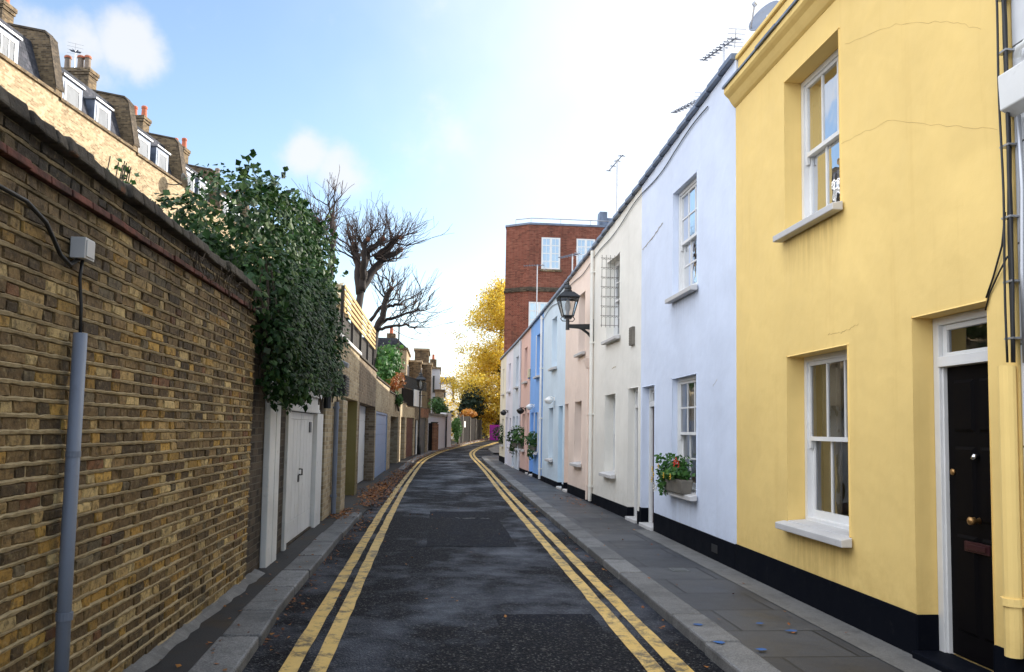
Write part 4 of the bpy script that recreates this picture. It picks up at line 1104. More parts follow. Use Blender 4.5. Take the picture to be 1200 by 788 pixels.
# flower trough
root = thing('flower_trough', 'stone trough of red and yellow flowers on the blue house window sill', 'planter', (3.415,11.30,.742))
m = MB(); m.hexa([(-.07,-.40,0),(.07,-.40,0),(.07,.40,0),(-.07,.40,0)], [(-.09,-.44,.20),(.09,-.44,.20),(.09,.44,.20),(-.09,.44,.20)]); m.build('trough', M['trough'], root, bevel=.015)
m = MB(); m.box(-.08,.08,-.42,.42,.201,.204); m.build('soil', M['stem'], root)
rn = random.Random(77); b = MB()
leafcloud(b, rn, (-.02,.0,.29), (.15,.44,.13), 620, .06, .3); leafcloud(b, rn, (-.05,.42,.24), (.13,.2,.18), 300, .055, .3); leafcloud(b, rn, (-.09,.46,.08), (.07,.12,.15), 120, .05, .3)
for k in range(26):
    y = rn.uniform(-.4,.6); p = Vector((rn.uniform(-.12,.05), y, .35)); 
    for q in range(6):
        p = p+Vector((rn.gauss(-.01,.02), rn.gauss(0,.02), .028)); leaf(b, rn, p, Vector((rn.gauss(0,1),rn.gauss(0,1),.6)).normalized(), .055)
b.build('foliage', M['bright'], root)
def flower(mat, p, r):
    m = MB()
    for k in range(7):
        a = k/7*6.283; q = Vector(p)
        m.add([q, q+Vector((math.cos(a-.4)*r*.3-.01, math.cos(a-.4)*r*.8, math.sin(a-.4)*r*.8)), q+Vector((-.02, math.cos(a)*r, math.sin(a)*r)), q+Vector((math.cos(a+.4)*r*.3-.01, math.cos(a+.4)*r*.8, math.sin(a+.4)*r*.8))], [(0,1,2,3)])
    m.lathe((p[0]-.015,p[1],p[2]-.008), [(.008,0),(.014,.008),(.006,.016)], 6)
    m.build('flower', M[mat], root)
for p in ((-.12,-.36,.46),(-.13,-.30,.43),(-.10,-.40,.42)): flower('red_flower', p, .06)
for p in ((-.19,.02,.24),(-.18,-.28,.24),(-.2,.52,.22),(-.19,.66,.14),(-.18,.34,.36),(-.2,.6,.3)): flower('yellow_flower', p, .05)
for p in ((-.14,.60,.02),(-.15,.68,.0),(-.13,.74,.05)): flower('pebble_white', p, .055)

# aerials & dish -----------------------------------------------------------
def yagi(name, label, base, h, d, n, ln, s=1.0, elev=0, refl=True):
    root = thing(name, label, 'aerial', base, 0, 'television aerials on the roofs')
    m = MB(); m.tube([(0,0,0),(0,0,h)], .02, 8); m.build('mast', M['alu'], root)
    d = Vector(d).normalized(); d.z = elev; d.normalize(); w = d.cross(Vector((0,0,1))).normalized(); up = w.cross(d)
    c = Vector((0,0,h-.04)); m = MB(); m.tube([c-d*ln*.35, c+d*ln*.65], .012, 6)
    for k in range(n):
        p = c-d*ln*.30+d*ln*.94*k/(n-1); e = (.17-.06*k/n)*s
        m.tube([p-w*e, p+w*e], .009, 5)
        m.tube([p-w*e*.5+up*e*.25, p-w*e*.1], .008, 4); m.tube([p+w*e*.5+up*e*.25, p+w*e*.1], .008, 4)
    m.build('boom', M['dark_alu'], root)
    if refl:
        m = MB(); p = c-d*ln*.33
        for k in range(5):
            q = p+up*(k-2)*.10*s-d*abs(k-2)*.03; m.tube([q-w*.22*s, q+w*.22*s], .006, 5)
        m.tube([p-up*.22*s, p+up*.22*s], .008, 5); m.build('reflector', M['alu'], root)
yagi('roof_aerial', 'grey aerial on a mast at the blue house roof edge beside the yellow cornice', (4.2,11.58,6.1), 1.45, (0,1,0), 9, 1.5, .6, .24)
yagi('roof_aerial', 'grey aerial leaning out over the roof of the blue house towards the cream one', (4.2,13.2,6.0), 1.3, (0,1,0), 9, 1.6, .55, .26)
yagi('roof_aerial', 'tall thin bare mast with a short arm on the cream house roof', (4.0,18.1,5.6), 2.35, (0,1,0), 4, 1.5, .5, .08, False)
yagi('roof_aerial', 'small aerial above the roof line of the pink house', (3.75,22.9,5.4), 1.35, (-.5,.7,0), 8, .8, .8, 0)
yagi('roof_aerial', 'aerial on a tall pole above the salmon house', (3.6,30.3,5.2), 2.75, (-.9,.3,0), 8, .8, .9, 0)
root = thing('satellite_dish', 'blue grey satellite dish behind the yellow parapet', 'satellite dish', (4.3,10.15,6.1))
m = MB(); m.tube([(0,0,0),(0,0,1.15)], .025, 8); m.build('mast', M['alu'], root)
def dish(parent, c, r, d, mat):
    d = Vector(d).normalized(); u = d.orthogonal().normalized(); w = d.cross(u); m = MB(); rings = 5; seg = 20; vs = []
    for i in range(rings+1):
        rr = r*i/rings; dep = -.22*r*(1-(i/rings)**2)
        for k in range(seg):
            a = k/seg*6.283; vs.append(Vector(c)+u*rr*math.cos(a)+w*rr*math.sin(a)+d*dep)
    m.add(vs, [(i*seg+k, i*seg+(k+1)%seg, (i+1)*seg+(k+1)%seg, (i+1)*seg+k) for i in range(rings) for k in range(seg)])
    o = m.build('dish', M[mat], parent, smooth=True); md = o.modifiers.new('solid','SOLIDIFY'); md.thickness = .012
    m = MB(); m.tube([Vector(c)-w*r*.9, Vector(c)+d*r*.9], .01, 6); m.tube([Vector(c)+d*r*.8, Vector(c)+d*r*1.0], .03, 8); m.build('feed_arm', M['alu'], parent)
dish(root, (-.05,0,1.14), .25, (-.75,-.4,.45), 'grey_pipe')

# ------------------------------------------------------------------ far red brick block
root = thing('brick_block', 'tall red brick block with white windows behind the painted row', 'building', (3.72,46.6,0))
wv = [(0,.9),(1.3,0),(9.5,0),(9.5,12),(1.7,12)]
m = MB(); z1 = 13.75
m.hexa([(x,y,-.3) for x,y in wv], [(x,y,9.75) for x,y in wv]); 
m.hexa([(x,y,10.02) for x,y in wv], [(x,y,z1) for x,y in wv])
m.build('wall', M['red_brick'], root)
def off(k): return [(0-k,.9-k*.6),(1.3-k*.4,-k),(9.5,-k),(9.5,12),(1.7-k,12)]
m = MB(); m.hexa([(x,y,9.752) for x,y in off(.07)], [(x,y,9.87) for x,y in off(.10)]); m.hexa([(x,y,9.872) for x,y in off(.04)], [(x,y,10.018) for x,y in off(.04)]); m.build('string_course', M['garage_dark'], root)
m = MB(); m.hexa([(x,y,z1+.002) for x,y in off(.05)], [(x,y,z1+.12) for x,y in off(.05)]); m.build('coping', M['lead'], root)
for (x0,x1,za,zb) in ((2.05,3.17,11.1,13.0),(4.15,5.27,11.1,13.0),(1.35,2.6,7.0,9.12),(6.4,7.5,11.1,13.0)):
    w = MB(); w.box(x0,x1,-.03,-.003,za,za+.09); w.box(x0,x1,-.03,-.003,zb-.08,zb); w.box(x0,x0+.09,-.03,-.003,za+.09,zb-.08); w.box(x1-.09,x1,-.03,-.003,za+.09,zb-.08)
    xm = (x0+x1)/2; w.box(xm-.07,xm+.07,-.028,-.003,za+.09,zb-.08)
    for q in range(1,4):
        zz = za+(zb-za)*q/4
        for a, c in ((x0+.09,xm-.07),(xm+.07,x1-.09)): w.box(a,c,-.022,-.003,zz-.03,zz+.03)
    for a, c in ((x0+.09,xm-.07),(xm+.07,x1-.09)): w.box((a+c)/2-.015,(a+c)/2+.015,-.020,-.003,za+.09,zb-.08)
    o = w.build('window', M['white'], root)
    p = MB(); p.quad((x0+.05,-.010,za+.05),(x1-.05,-.010,za+.05),(x1-.05,-.010,zb-.05),(x0+.05,-.010,zb-.05)); p.build('pane', M['glass_sky'], o)
    p = MB(); p.quad((x0+.05,-.005,za+.05),(x1-.05,-.005,za+.05),(x1-.05,-.005,zb-.05),(x0+.05,-.005,zb-.05)); p.build('blind', M['net'], o)
    s = MB(); s.box(x0-.1,x1+.1,-.08,-.003,za-.14,za-.003); s.build('sill', M['stock_brown'], o)
m = MB(); pr = [(0.55,.62),(1.42,.12),(9.3,.12)]
for z in (.42,): 
    m.tube([(x,y,z1+z) for x,y in pr], .03, 6)
for (x,y) in ((.55,.62),(1.42,.12),(3.2,.12),(5,.12),(6.8,.12)): m.tube([(x,y,z1+.1),(x,y,z1+.42)], .022, 6)
m.build('roof_railing', M['alu'], root)
m = MB(); m.box(5.9,9.3,.6,4,z1+.12,z1+.75); m.hexa([(5.6,.5,z1+.12),(6.1,.5,z1+.12),(6.1,1.2,z1+.12),(5.6,1.2,z1+.12)], [(5.65,.5,z1+1.1),(6.1,.5,z1+1.1),(6.1,1.2,z1+1.1),(5.65,1.2,z1+1.1)]); m.build('roof_structure', M['lead'], root)

# ------------------------------------------------------------------ terrace on the left, half as far again behind the gardens
dirT = Vector((.13,1,0)).normalized(); nT = Vector((-1,.13,0)).normalized()
def tpos(y): return (-16+.13*(y-31), y)
bounds = [20.5, 27.2, 33.28, 39.42, 44.68, 49.6, 54.6, 59.6]
tl = ['pale stock brick terrace house partly out of frame, nearest of its row',
      'terrace house with a single dark cheeked dormer, under the nearest chimney',
      'terrace house below the three grey chimney pots and aerial',
      'terrace house between the grey pots and two bright red chimney pots',
      'terrace house with a satellite dish on its wall above the ivy',
      'terrace house rising just over the ivy top, pots against the sky',
      'last visible house of the old terrace, nearly hidden by ivy']
for i in range(7):
    A, B = tpos(bounds[i]), tpos(bounds[i+1]); zp = 14.72-.10*max(0,i-1)
    root, L = frame_root('terrace_house', tl[i], 'house', A, B, 'old brick terrace above the wall')
    wall_mesh(L, -.2, zp, [], 9, roof=False, e=.002).build('wall', M['stock_sun'], root)
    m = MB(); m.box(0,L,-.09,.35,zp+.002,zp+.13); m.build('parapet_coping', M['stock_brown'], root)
    # mansard slope & flat top
    m = MB(); m.hexa([(.0,.36,zp-.3),(L,.36,zp-.3),(L,8.8,zp-.3),(0,8.8,zp-.3)], [(0,1.15,zp+2.25),(L,1.15,zp+2.25),(L,8.4,zp+2.4),(0,8.4,zp+2.4)]); m.build('mansard_roof', M['slate'], root)
    # party wall at the far end
    pr = [(.0,zp-.4),(.02,zp+.3),(.40,zp+2.35),(.62,zp+2.62),(2.4,zp+2.98),(4.4,zp+3.1),(8.8,zp+2.8),(8.8,zp-.4)]
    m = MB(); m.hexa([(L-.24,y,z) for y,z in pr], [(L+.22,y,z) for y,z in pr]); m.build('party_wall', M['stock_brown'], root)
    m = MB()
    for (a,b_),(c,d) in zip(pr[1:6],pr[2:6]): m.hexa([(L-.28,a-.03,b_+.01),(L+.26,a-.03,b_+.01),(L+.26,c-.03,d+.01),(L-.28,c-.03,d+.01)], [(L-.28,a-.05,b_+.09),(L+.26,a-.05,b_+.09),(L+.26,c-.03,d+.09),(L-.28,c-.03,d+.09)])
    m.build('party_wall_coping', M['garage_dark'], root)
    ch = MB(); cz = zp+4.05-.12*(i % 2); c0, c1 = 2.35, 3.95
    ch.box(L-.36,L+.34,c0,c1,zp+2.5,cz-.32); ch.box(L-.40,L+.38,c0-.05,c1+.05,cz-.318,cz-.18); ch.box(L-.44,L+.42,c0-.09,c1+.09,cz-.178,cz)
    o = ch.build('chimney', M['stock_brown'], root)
    for k, yy in enumerate((2.65,3.0,3.65) if i in (2,0) else (2.5,3.05)):
        p = MB(); h = .78 if i == 2 else .66
        p.lathe((L,yy,cz+.002), [(.17,0),(.15,.1),(.135,h-.16),(.16,h-.15),(.165,h-.05),(.13,h)], 14)
        p.build('chimney_pot', M['pot_grey'] if i in (2,5) else M['terracotta'], o, smooth=False)
        if i == 2:
            p = MB(); p.lathe((L,yy,cz+.002+h-.13), [(.168,0),(.172,.06),(.14,.12)], 14); p.build('pot_rim', M['terracotta'], o)
    # dormers
    for (u0,u1) in ((L*.13,L*.13+1.45),(L*.52,L*.52+1.35)) if i not in (1,) else ((L*.42,L*.42+1.55),):
        d = MB(); y0, y1, zb, zt = .42, 3.2, zp+.0, zp+1.42
        d.box(u0,u1,y0,y1,zb,zt); o = d.build('dormer', M['lead'], root)
        a0, a1, h0, h1 = u0+.16, u1-.16, zb+.24, zt-.17
        f = MB(); f.box(a0,a1,y0-.03,y0-.004,h0,h0+.08); f.box(a0,a1,y0-.03,y0-.004,h1-.08,h1)
        f.box(a0,a0+.09,y0-.03,y0-.004,h0+.08,h1-.08); f.box(a1-.09,a1,y0-.03,y0-.004,h0+.08,h1-.08)
        if i == 1:
            for q in (1,2): x = a0+(a1-a0)*q/3; f.box(x-.025,x+.025,y0-.028,y0-.004,h0+.08,h1-.08)
        w = f.build('window', M['white'], root)
        p = MB(); p.quad((a0+.05,y0-.012,h0+.05),(a1-.05,y0-.012,h0+.05),(a1-.05,y0-.012,h1-.05),(a0+.05,y0-.012,h1-.05)); p.build('pane', M['glass'], w)
        p = MB(); p.quad((a0+.05,y0-.0065,h0+.05),(a1-.05,y0-.0065,h0+.05),(a1-.05,y0-.0065,h1-.05),(a0+.05,y0-.0065,h1-.05)); p.build('net_curtain', M['net_blue'], w)
        d = MB(); d.box(u0-.06,u1+.06,y0-.10,y1,zt+.002,zt+.08); d.build('dormer_roof', M['alu'], root)
yagi('roof_aerial', 'comb aerial tilted over the three grey chimney pots', (-18.2,39.9,18.4), 1.35, (.5,-1,0), 7, 1.1, 1.6, -.5)
root = thing('satellite_dish', 'dark satellite dish on the terrace wall above the ivy', 'satellite dish', (*tpos(42.6),14.1))
m = MB(); m.tube([(0,0,0),(.35,0,-.05),(.75,.1,.05)], .03, 8); m.build('arm', M['metal_black'], root)
dish(root, (.85,.1,.2), .42, (.75,.5,.3), 'shutter')

# ------------------------------------------------------------------ buildings at the bend
def block(label, x0, x1, y0, y1, z1, mat, wins=(), cap='coping', side_wins=(), name='rear_extension', chim=None, roofm=None, group='buildings at the bend'):
    root = thing(name, label, 'building', ((x0+x1)/2,(y0+y1)/2,0), 0, group)
    cx, cy = (x0+x1)/2, (y0+y1)/2
    m = MB(); m.box(x0-cx,x1-cx,y0-cy,y1-cy,-.2,z1); m.build('wall', M[mat], root)
    if cap:
        m = MB(); m.box(x0-cx-.08,x1-cx+.08,y0-cy-.08,y1-cy+.08,z1+.002,z1+.16); m.build('parapet', M[cap], root)
    for (a,c,d,e) in wins:      # on the -Y face
        f = MB(); f.box(a-cx,c-cx,y0-cy-.05,y0-cy-.002,d,e); o = f.build('window', M['white'], root)
        p = MB(); p.box(a-cx+.07,c-cx-.07,y0-cy-.056,y0-cy-.051,d+.07,e-.07); p.build('pane', M['glass_dark'], o)
    for (a,c,d,e) in side_wins: # on the +X face
        f = MB(); f.box(x1-cx+.002,x1-cx+.05,a-cy,c-cy,d,e); o = f.build('window', M['white'], root)
        p = MB(); p.box(x1-cx+.051,x1-cx+.056,a-cy+.1,c-cy-.1,d+.1,e-.1); p.build('pane', M['glass_dark'], o)
    if chim:
        m = MB(); a, c, d, h = chim; m.box(a-cx-.3,a-cx+.3,c-cy-.5,c-cy+.5,d-.4,d+h); o = m.build('chimney', M['stock_brown'], root)
        for k in (-.25,.25):
            m = MB(); m.lathe((a-cx,c-cy+k,d+h), [(.13,0),(.10,.4),(.12,.45)], 10); m.build('chimney_pot', M['terracotta'], o)
    if roofm:
        m = MB(); m.hexa([(x0-cx,y0-cy,z1+.162),(x1-cx,y0-cy,z1+.162),(x1-cx,y1-cy,z1+.162),(x0-cx,y1-cy,z1+.162)], [(x0-cx,y0-cy+.1,z1+.8),(x1-cx-.7,y0-cy+.1,z1+.8),(x1-cx-.7,y1-cy-.1,z1+.8),(x0-cx,y1-cy-.1,z1+.8)]); m.build('mansard_roof', M[roofm], root)
    return root
M['glass_dark'] = simple('dark_pane', (.03,.035,.04), .06, 0, .1, .02)
block('yellowish brick house with a mansard roof behind the green shrub', -6.5, -2.35, 55, 61, 6.9, 'stock_sun', [(-4.4,-3.5,4.9,6.3)], 'stock_brown', [(56,57.2,4.2,6),(58.5,59.7,4.2,6)], chim=(-3.6,58,7.6,.7), roofm='slate')
block('brown brick rear wing with a lit side wall and lower parapet', -2.5, -1.45, 58.6, 62, 6.35, 'stock_brown', [], 'stock_sun', [(59.3,60,4.4,6)])
block('tallest brown brick wing of the far group, square topped', -2.1, -1.0, 64, 69, 7.75, 'stock_brown', [], 'stock_sun', [(65,66.4,5,7),(67,68.2,5,7)])
block('narrow brick wing in front of the square topped one', -1.36, -.72, 60.8, 63.5, 6.35, 'stock_brown', [], 'stock_sun', [(61.4,62.6,3.6,5.6)])
block('pale tall house with narrow windows beyond the brick wings', -1.0, -.05, 70, 78, 6.75, 'white_render', [(-.75,-.45,4.6,6.2)], 'stock_sun', [(71,72.2,3.8,6),(73.6,74.8,3.8,6)], chim=(-.7,73,6.9,.9))
block('little square brick stair tower by the white wall', -.40, .28, 62, 64.6, 4.42, 'stock_sun', [], 'stock_brown')
block('white cubic house beyond the little brick tower', .06, 1.18, 80, 86, 6.0, 'white_render', [(.3,.6,4.5,5.4)], 'lead')
block('low white house with a projecting bay beside the dark hedge', .30, 1.95, 78, 79.8, 3.95, 'white_render', [(.9,1.5,2.6,3.4)], 'white')
block('distant building with a blue grey roof band', -.2, 1.6, 92, 99, 7.3, 'stock_brown', [(.2,.6,5.6,6.6)], 'blue_metal')
# fill behind so no horizon shows between the wings
block('long plain brick house closing the view behind the wings', -12, -1.2, 74, 80, 6.2, 'stock_sun', [(-4.5,-3.6,4.3,5.7),(-7,-6.1,4.3,5.7)], 'stock_brown')

# white wall at the bend with its dark roof edge, brick piers
A, B = pl(47.35), (.78,53.9)
root, L = frame_root('white_building', 'low white rendered shed with a dark roof edge at the bend', 'building', (A[0]-.25,A[1]+.6), B)
m = MB(); m.box(0,L,0,3.0,-.2,2.36); m.build('wall', M['white_render'], root)
m = MB(); m.box(-.05,L-1.35,-.14,3.0,2.362,2.50); m.build('roof_edge', M['metal_black'], root)
m = MB(); m.tube([(L-1.42,-.05,.2),(L-1.42,-.05,2.36)], .05, 8); m.build('downpipe', M['metal_black'], root)
m = MB(); m.box(L-1.3,L,.0,.4,2.362,2.62); m.build('parapet', M['white_render'], root)
root = thing('brick_pier', 'orange brick pier with a timber gate before the white shed', 'pier', (-.34,49.4,g(49.4)), R(62))
m = MB(); m.box(-1.7,-.2,0,.06,-.1,1.65); m.build('gate', M['board_dark'], root)
m = MB(); m.box(-.19,.25,-.12,.22,-.1,1.65); m.build('brickwork', M['orange_brick'], root)
m = MB(); m.box(.252,.42,-.1,.2,-.1,1.6); m.build('brick_return', M['orange_brick'], root)
m = MB(); m.box(-.22,.28,-.15,.25,1.652,1.72); m.build('capstone', M['coping'], root)

def bush(name, label, cat, c, r, n, size, mat, shell=.35, seed=1, sub=5, stem=True, group=None, base=0):
    rn = random.Random(seed); root = thing(name, label, cat, (c[0],c[1],base), 0, group); b = MB()
    for k in range(sub):
        d = Vector((rn.uniform(-.55,.55)*r[0], rn.uniform(-.55,.55)*r[1], rn.uniform(-.5,.5)*r[2])); q = rn.uniform(.45,.75)
        leafcloud(b, rn, (d.x,d.y,c[2]-base+d.z), (r[0]*q,r[1]*q,r[2]*q), n//sub, size, shell)
    b.build('foliage', M[mat], root)
    if stem:
        m = MB()
        for k in range(3): m.tube([(rn.uniform(-.1,.1),rn.uniform(-.1,.1),0),(rn.uniform(-.3,.3)*r[0],rn.uniform(-.3,.3)*r[1],max(.3,c[2]-base))], [.05,.02], 6)
        m.build('stem', M['stem'], root)
    return root
bush('shrub', 'feathery green shrub growing on the garage roof past the slatted fence', 'shrub', (-2.05,29,3.95), (.62,1.6,.85), 2600, .13, 'bright', .25, 3, 6, base=3.1)
bush('shrub', 'russet and green shrub on the garage roof beyond the green one', 'shrub', (-1.95,34,3.45), (.45,1.5,.55), 1300, .12, 'russet', .25, 4, 5, base=2.9)
bush('shrub', 'small green plant hanging on the garage wall under the russet shrub', 'shrub', (-1.86,34.6,2.95), (.28,1.1,.42), 600, .10, 'shrub', .25, 14, 4, base=2.3)
bush('shrub', 'dark green shrub overhanging the white shed roof', 'shrub', (-.35,53.6,3.0), (.85,1.2,.7), 1500, .14, 'shrub', .3, 5, 5, base=2.3)
bush('climber', 'bright green climber spilling down between the white shed and the fence', 'shrub', (1.25,57.0,1.55), (.42,1.4,1.0), 1600, .13, 'bright', .3, 6, 5, base=g(57))
bush('evergreen_bush', 'dark rounded evergreen behind the long fence', 'shrub', (2.6,70,3.2), (1.5,2.2,2.1), 3000, .20, 'conifer', .5, 7, 7, base=g(70))
bush('orange_shrub', 'orange autumn shrub just above the near end of the fence', 'shrub', (2.25,63.8,2.85), (.75,2.2,.5), 900, .15, 'orange_leaf', .3, 8, 5, base=g(63))
bush('orange_shrub', 'orange autumn shrub drooping over the far end of the fence', 'shrub', (4.3,74,2.65), (1.0,2.6,.55), 900, .17, 'orange_leaf', .3, 9, 5, base=g(74))

# long fence in bays of different age
fl = ['dark boarded fence bay beside the climber','dark fence bay with a white notice board','brown weathered fence bay in the middle of the run','pale grey board fence bay','mossy boarded fence bay','last short fence bay before the magenta hoarding']
fy = [57.6,59.6,62.2,64.8,68.6,72.6,78.5]; fm_ = ['board_dark','board_dark','board_dark','board_grey','board_green','board_grey']
fh = [1.95,1.95,1.75,1.65,1.5,1.35]
for i in range(6):
    A, B = pl(fy[i]), pl(fy[i+1]); root, L = frame_root('board_fence', fl[i], 'fence', A, B, 'fence bays along the far bend')
    root.location.z = g(fy[i])
    dz = g(fy[i+1])-g(fy[i])
    m = MB(); m.hexa([(.06,0,-.1),(L-.02,0,-.1+dz),(L-.02,.05,-.1+dz),(.06,.05,-.1)], [(.06,0,fh[i]),(L-.02,0,fh[i]+dz),(L-.02,.05,fh[i]+dz),(.06,.05,fh[i])]); m.build('board_panel', M[fm_[i]], root)
    m = MB(); m.box(-.06,.06,-.06,.08,-.1,fh[i]+.12); m.build('post', M['grey_wood'], root)
    if i == 1:
        m = MB(); m.box(.5,1.0,-.03,-.004,1.15,1.6); m.build('notice_board', M['white'], root)
root = thing('hoarding', 'magenta painted hoarding closing the far end of the lane', 'hoarding', (5.75,68.2,g(68.2)))
m = MB(); m.box(-1.5,3.0,0,.06,-.1,1.22)
for k in range(9): m.box(-1.48+k*.5,-1.02+k*.5,-.03,-.002,-.1,1.19)
m.build('panel', M['magenta'], root)
for k in range(3):
    m = MB(); m.box(-1.4+k*2,-1.25+k*2,.062,.2,-.1,1.15); m.build('post', M['grey_wood'], root)

# ------------------------------------------------------------------ trees
def limb(b, rnd, p, d, ln, r, depth, tips, bend=.25, up=.1, fork=(2,3), shrink=.68, seg=5, minr=.006, spread=.6):
    pts = [p]; rr = [r]; q = p.copy(); dd = d.copy()
    for i in range(4):
        dd = (dd+Vector((rnd.gauss(0,bend), rnd.gauss(0,bend), rnd.gauss(0,bend)+up))*.4).normalized()
        q = q+dd*ln/4; pts.append(q.copy()); rr.append(max(minr, r*(1-.11*(i+1))))
    b.tube(pts, rr, seg, cap=True)
    if depth <= 0: tips.append((q, dd)); return
    for k in range(rnd.randint(*fork)):
        nd = (dd+Vector((rnd.gauss(0,spread), rnd.gauss(0,spread), rnd.gauss(0,spread*.6)+up))).normalized()
        limb(b, rnd, q if k < 2 else pts[3], nd, ln*shrink*rnd.uniform(.8,1.2), max(minr, r*.60), depth-1, tips, bend, up, fork, shrink, seg, minr, spread)

def pollard(label, base, limbs, twigs, seed, trunk=None):
    """bare pollarded tree: thick limbs with knuckles and long thin shoots"""
    rn = random.Random(seed); root = thing('bare_tree', label, 'tree', base, 0, 'bare pollarded trees')
    B0 = Vector(base); b = MB(); tw = MB(); kn = MB(); lv = MB()
    if trunk: b.tube([Vector(p)-B0 for p in trunk[0]], trunk[1], 10)
    for pts, r0, r1, ntw, tl in limbs:
        P = [Vector(p)-B0 for p in pts]; full = []
        for a, c in zip(P, P[1:]):
            for k in range(4): full.append(a.lerp(c, k/4)+Vector((rn.gauss(0,.02),rn.gauss(0,.02),rn.gauss(0,.02))))
        full.append(P[-1]); n = len(full)
        b.tube(full, [r0+(r1-r0)*i/(n-1)+(.02*r0 if i%3 else .12*r0) for i in range(n)], 8)
        for k in range(5):
            i = rn.randint(n//3, n-1); d = ((full[-1]-full[0]).normalized()*.5+Vector((rn.gauss(.1,.6),rn.gauss(0,.4),rn.gauss(.4,.4)))).normalized(); tips = []
            limb(b, rn, full[i], d, rn.uniform(.3,.55), r1*.55, 1, tips, .35, .1, (2,3), .75, 6, .014, .5)
            for q, dd in tips:
                for _ in range(3):
                    t2 = []; limb(tw, rn, q, (dd+Vector((rn.gauss(0,.5),rn.gauss(0,.5),rn.gauss(.3,.3)))).normalized(), rn.uniform(.25,.5), .011, 1, t2, .2, .12, (1,2), .7, 4, .004, .35)
        if r1 > .035:
            e = full[-1]; kn = MB(); kn.lathe((e.x,e.y,e.z-r1*1.2), [(r1*.9,0),(r1*1.12,r1*.8),(r1*1.15,r1*1.4),(r1*.8,r1*1.9),(r1*.2,r1*2.1)], 9); kn.build('knuckle', M['knuckle'], root, smooth=True)
        for k in range(ntw):
            t = 1-rn.random()**1.6*.75; i = min(n-1, int(t*(n-1))); s = full[i]
            d = ((full[-1]-full[0]).normalized()*.8+Vector((rn.gauss(0,.7),rn.gauss(0,.5),rn.gauss(.35,.5)))).normalized()
            tips = []; limb(tw, rn, s, d, tl*rn.uniform(.35,.95), .012, 2 if rn.random() < .5 else 1, tips, .22, .12, (1,3), .7, 4, .004, .35)
            for q, dd in tips:
                if rn.random() < 0: leaf(lv, rn, q, Vector((rn.gauss(0,1),rn.gauss(0,1),rn.gauss(0,1))).normalized(), .11)
    b.build('trunk', M['bark'], root, smooth=True); tw.build('twigs', M['twig'], root)
    if lv.f: lv.build('last_leaves', M['russet'], root)
    return root
pollard('bare spreading pollard with many fine shoots, tallest above the slatted fence', (-2.9,26,0), [
    ([(-2.62,26,6.0),(-2.36,26.2,6.6),(-1.95,26.4,7.15),(-1.42,26.5,7.5)], .15, .075, 30, .95),
    ([(-2.2,26.2,7.14),(-1.87,26.0,7.35),(-1.58,25.8,7.6),(-1.45,25.8,7.75)], .12, .065, 22, .9),
    ([(-2.62,26,6.0),(-2.55,25.9,6.5),(-2.45,25.8,7.2),(-1.95,25.7,7.65)], .13, .075, 22, .95),
    ([(-2.68,26,5.9),(-2.74,26.1,6.84),(-2.85,26.2,7.3),(-2.91,26.2,7.55)], .12, .075, 18, .9),
    ([(-2.6,26,6.3),(-2.5,25.6,6.9),(-2.54,25.5,7.3),(-2.40,25.4,7.55)], .11, .07, 18, .9),
    ([(-2.55,26.2,6.4),(-2.9,26.6,7.0),(-3.06,26.8,7.55)], .07, .05, 12, .8),
    ], None, 5, ([(-2.9,26,-.1),(-2.85,26,3),(-2.75,26,5),(-2.62,26,6.0)], [.22,.17,.13,.11]))
pollard('lopped bare tree with long low branches reaching over the lane', (-2.6,28.3,0), [
    ([(-2.29,28,4.96),(-2.05,28,5.45),(-1.97,28,6.02),(-1.78,28,6.45)], .12, .075, 8, .8),
    ([(-2.29,28,4.96),(-2.0,28.2,5.30),(-1.55,28.3,5.50),(-1.15,28.2,5.64),(-.78,28.1,5.74)], .07, .02, 14, .9),
    ([(-2.2,28,4.98),(-1.7,27.9,5.10),(-1.25,27.8,5.13),(-.91,27.8,5.02)], .06, .018, 12, .9),
    ([(-2.45,28,5.3),(-2.1,28.2,5.85),(-1.75,28.3,5.90),(-1.44,28.3,5.94)], .06, .045, 6, .6),
    ], None, 6, ([(-2.6,28.3,-.1),(-2.5,28.2,3),(-2.29,28,4.96)], [.2,.16,.13]))
pollard('bare tree stubs standing up just behind the ivy crown', (-3.2,22,0), [
    ([(-3.2,22,5.2),(-3.40,22,6.2),(-3.45,22,6.7),(-3.48,22,7.25)], .09, .06, 12, .8),
    ([(-3.2,22,5.2),(-3.05,22,6.0),(-3.0,22,6.67),(-3.07,22,7.32)], .10, .06, 14, .85),
    ([(-3.3,22,5.6),(-3.6,22.2,6.3),(-3.66,22.3,6.9)], .05, .03, 10, .9),
    ], None, 9, ([(-3.2,22,-.1),(-3.2,22,5.2)], [.2,.13]))

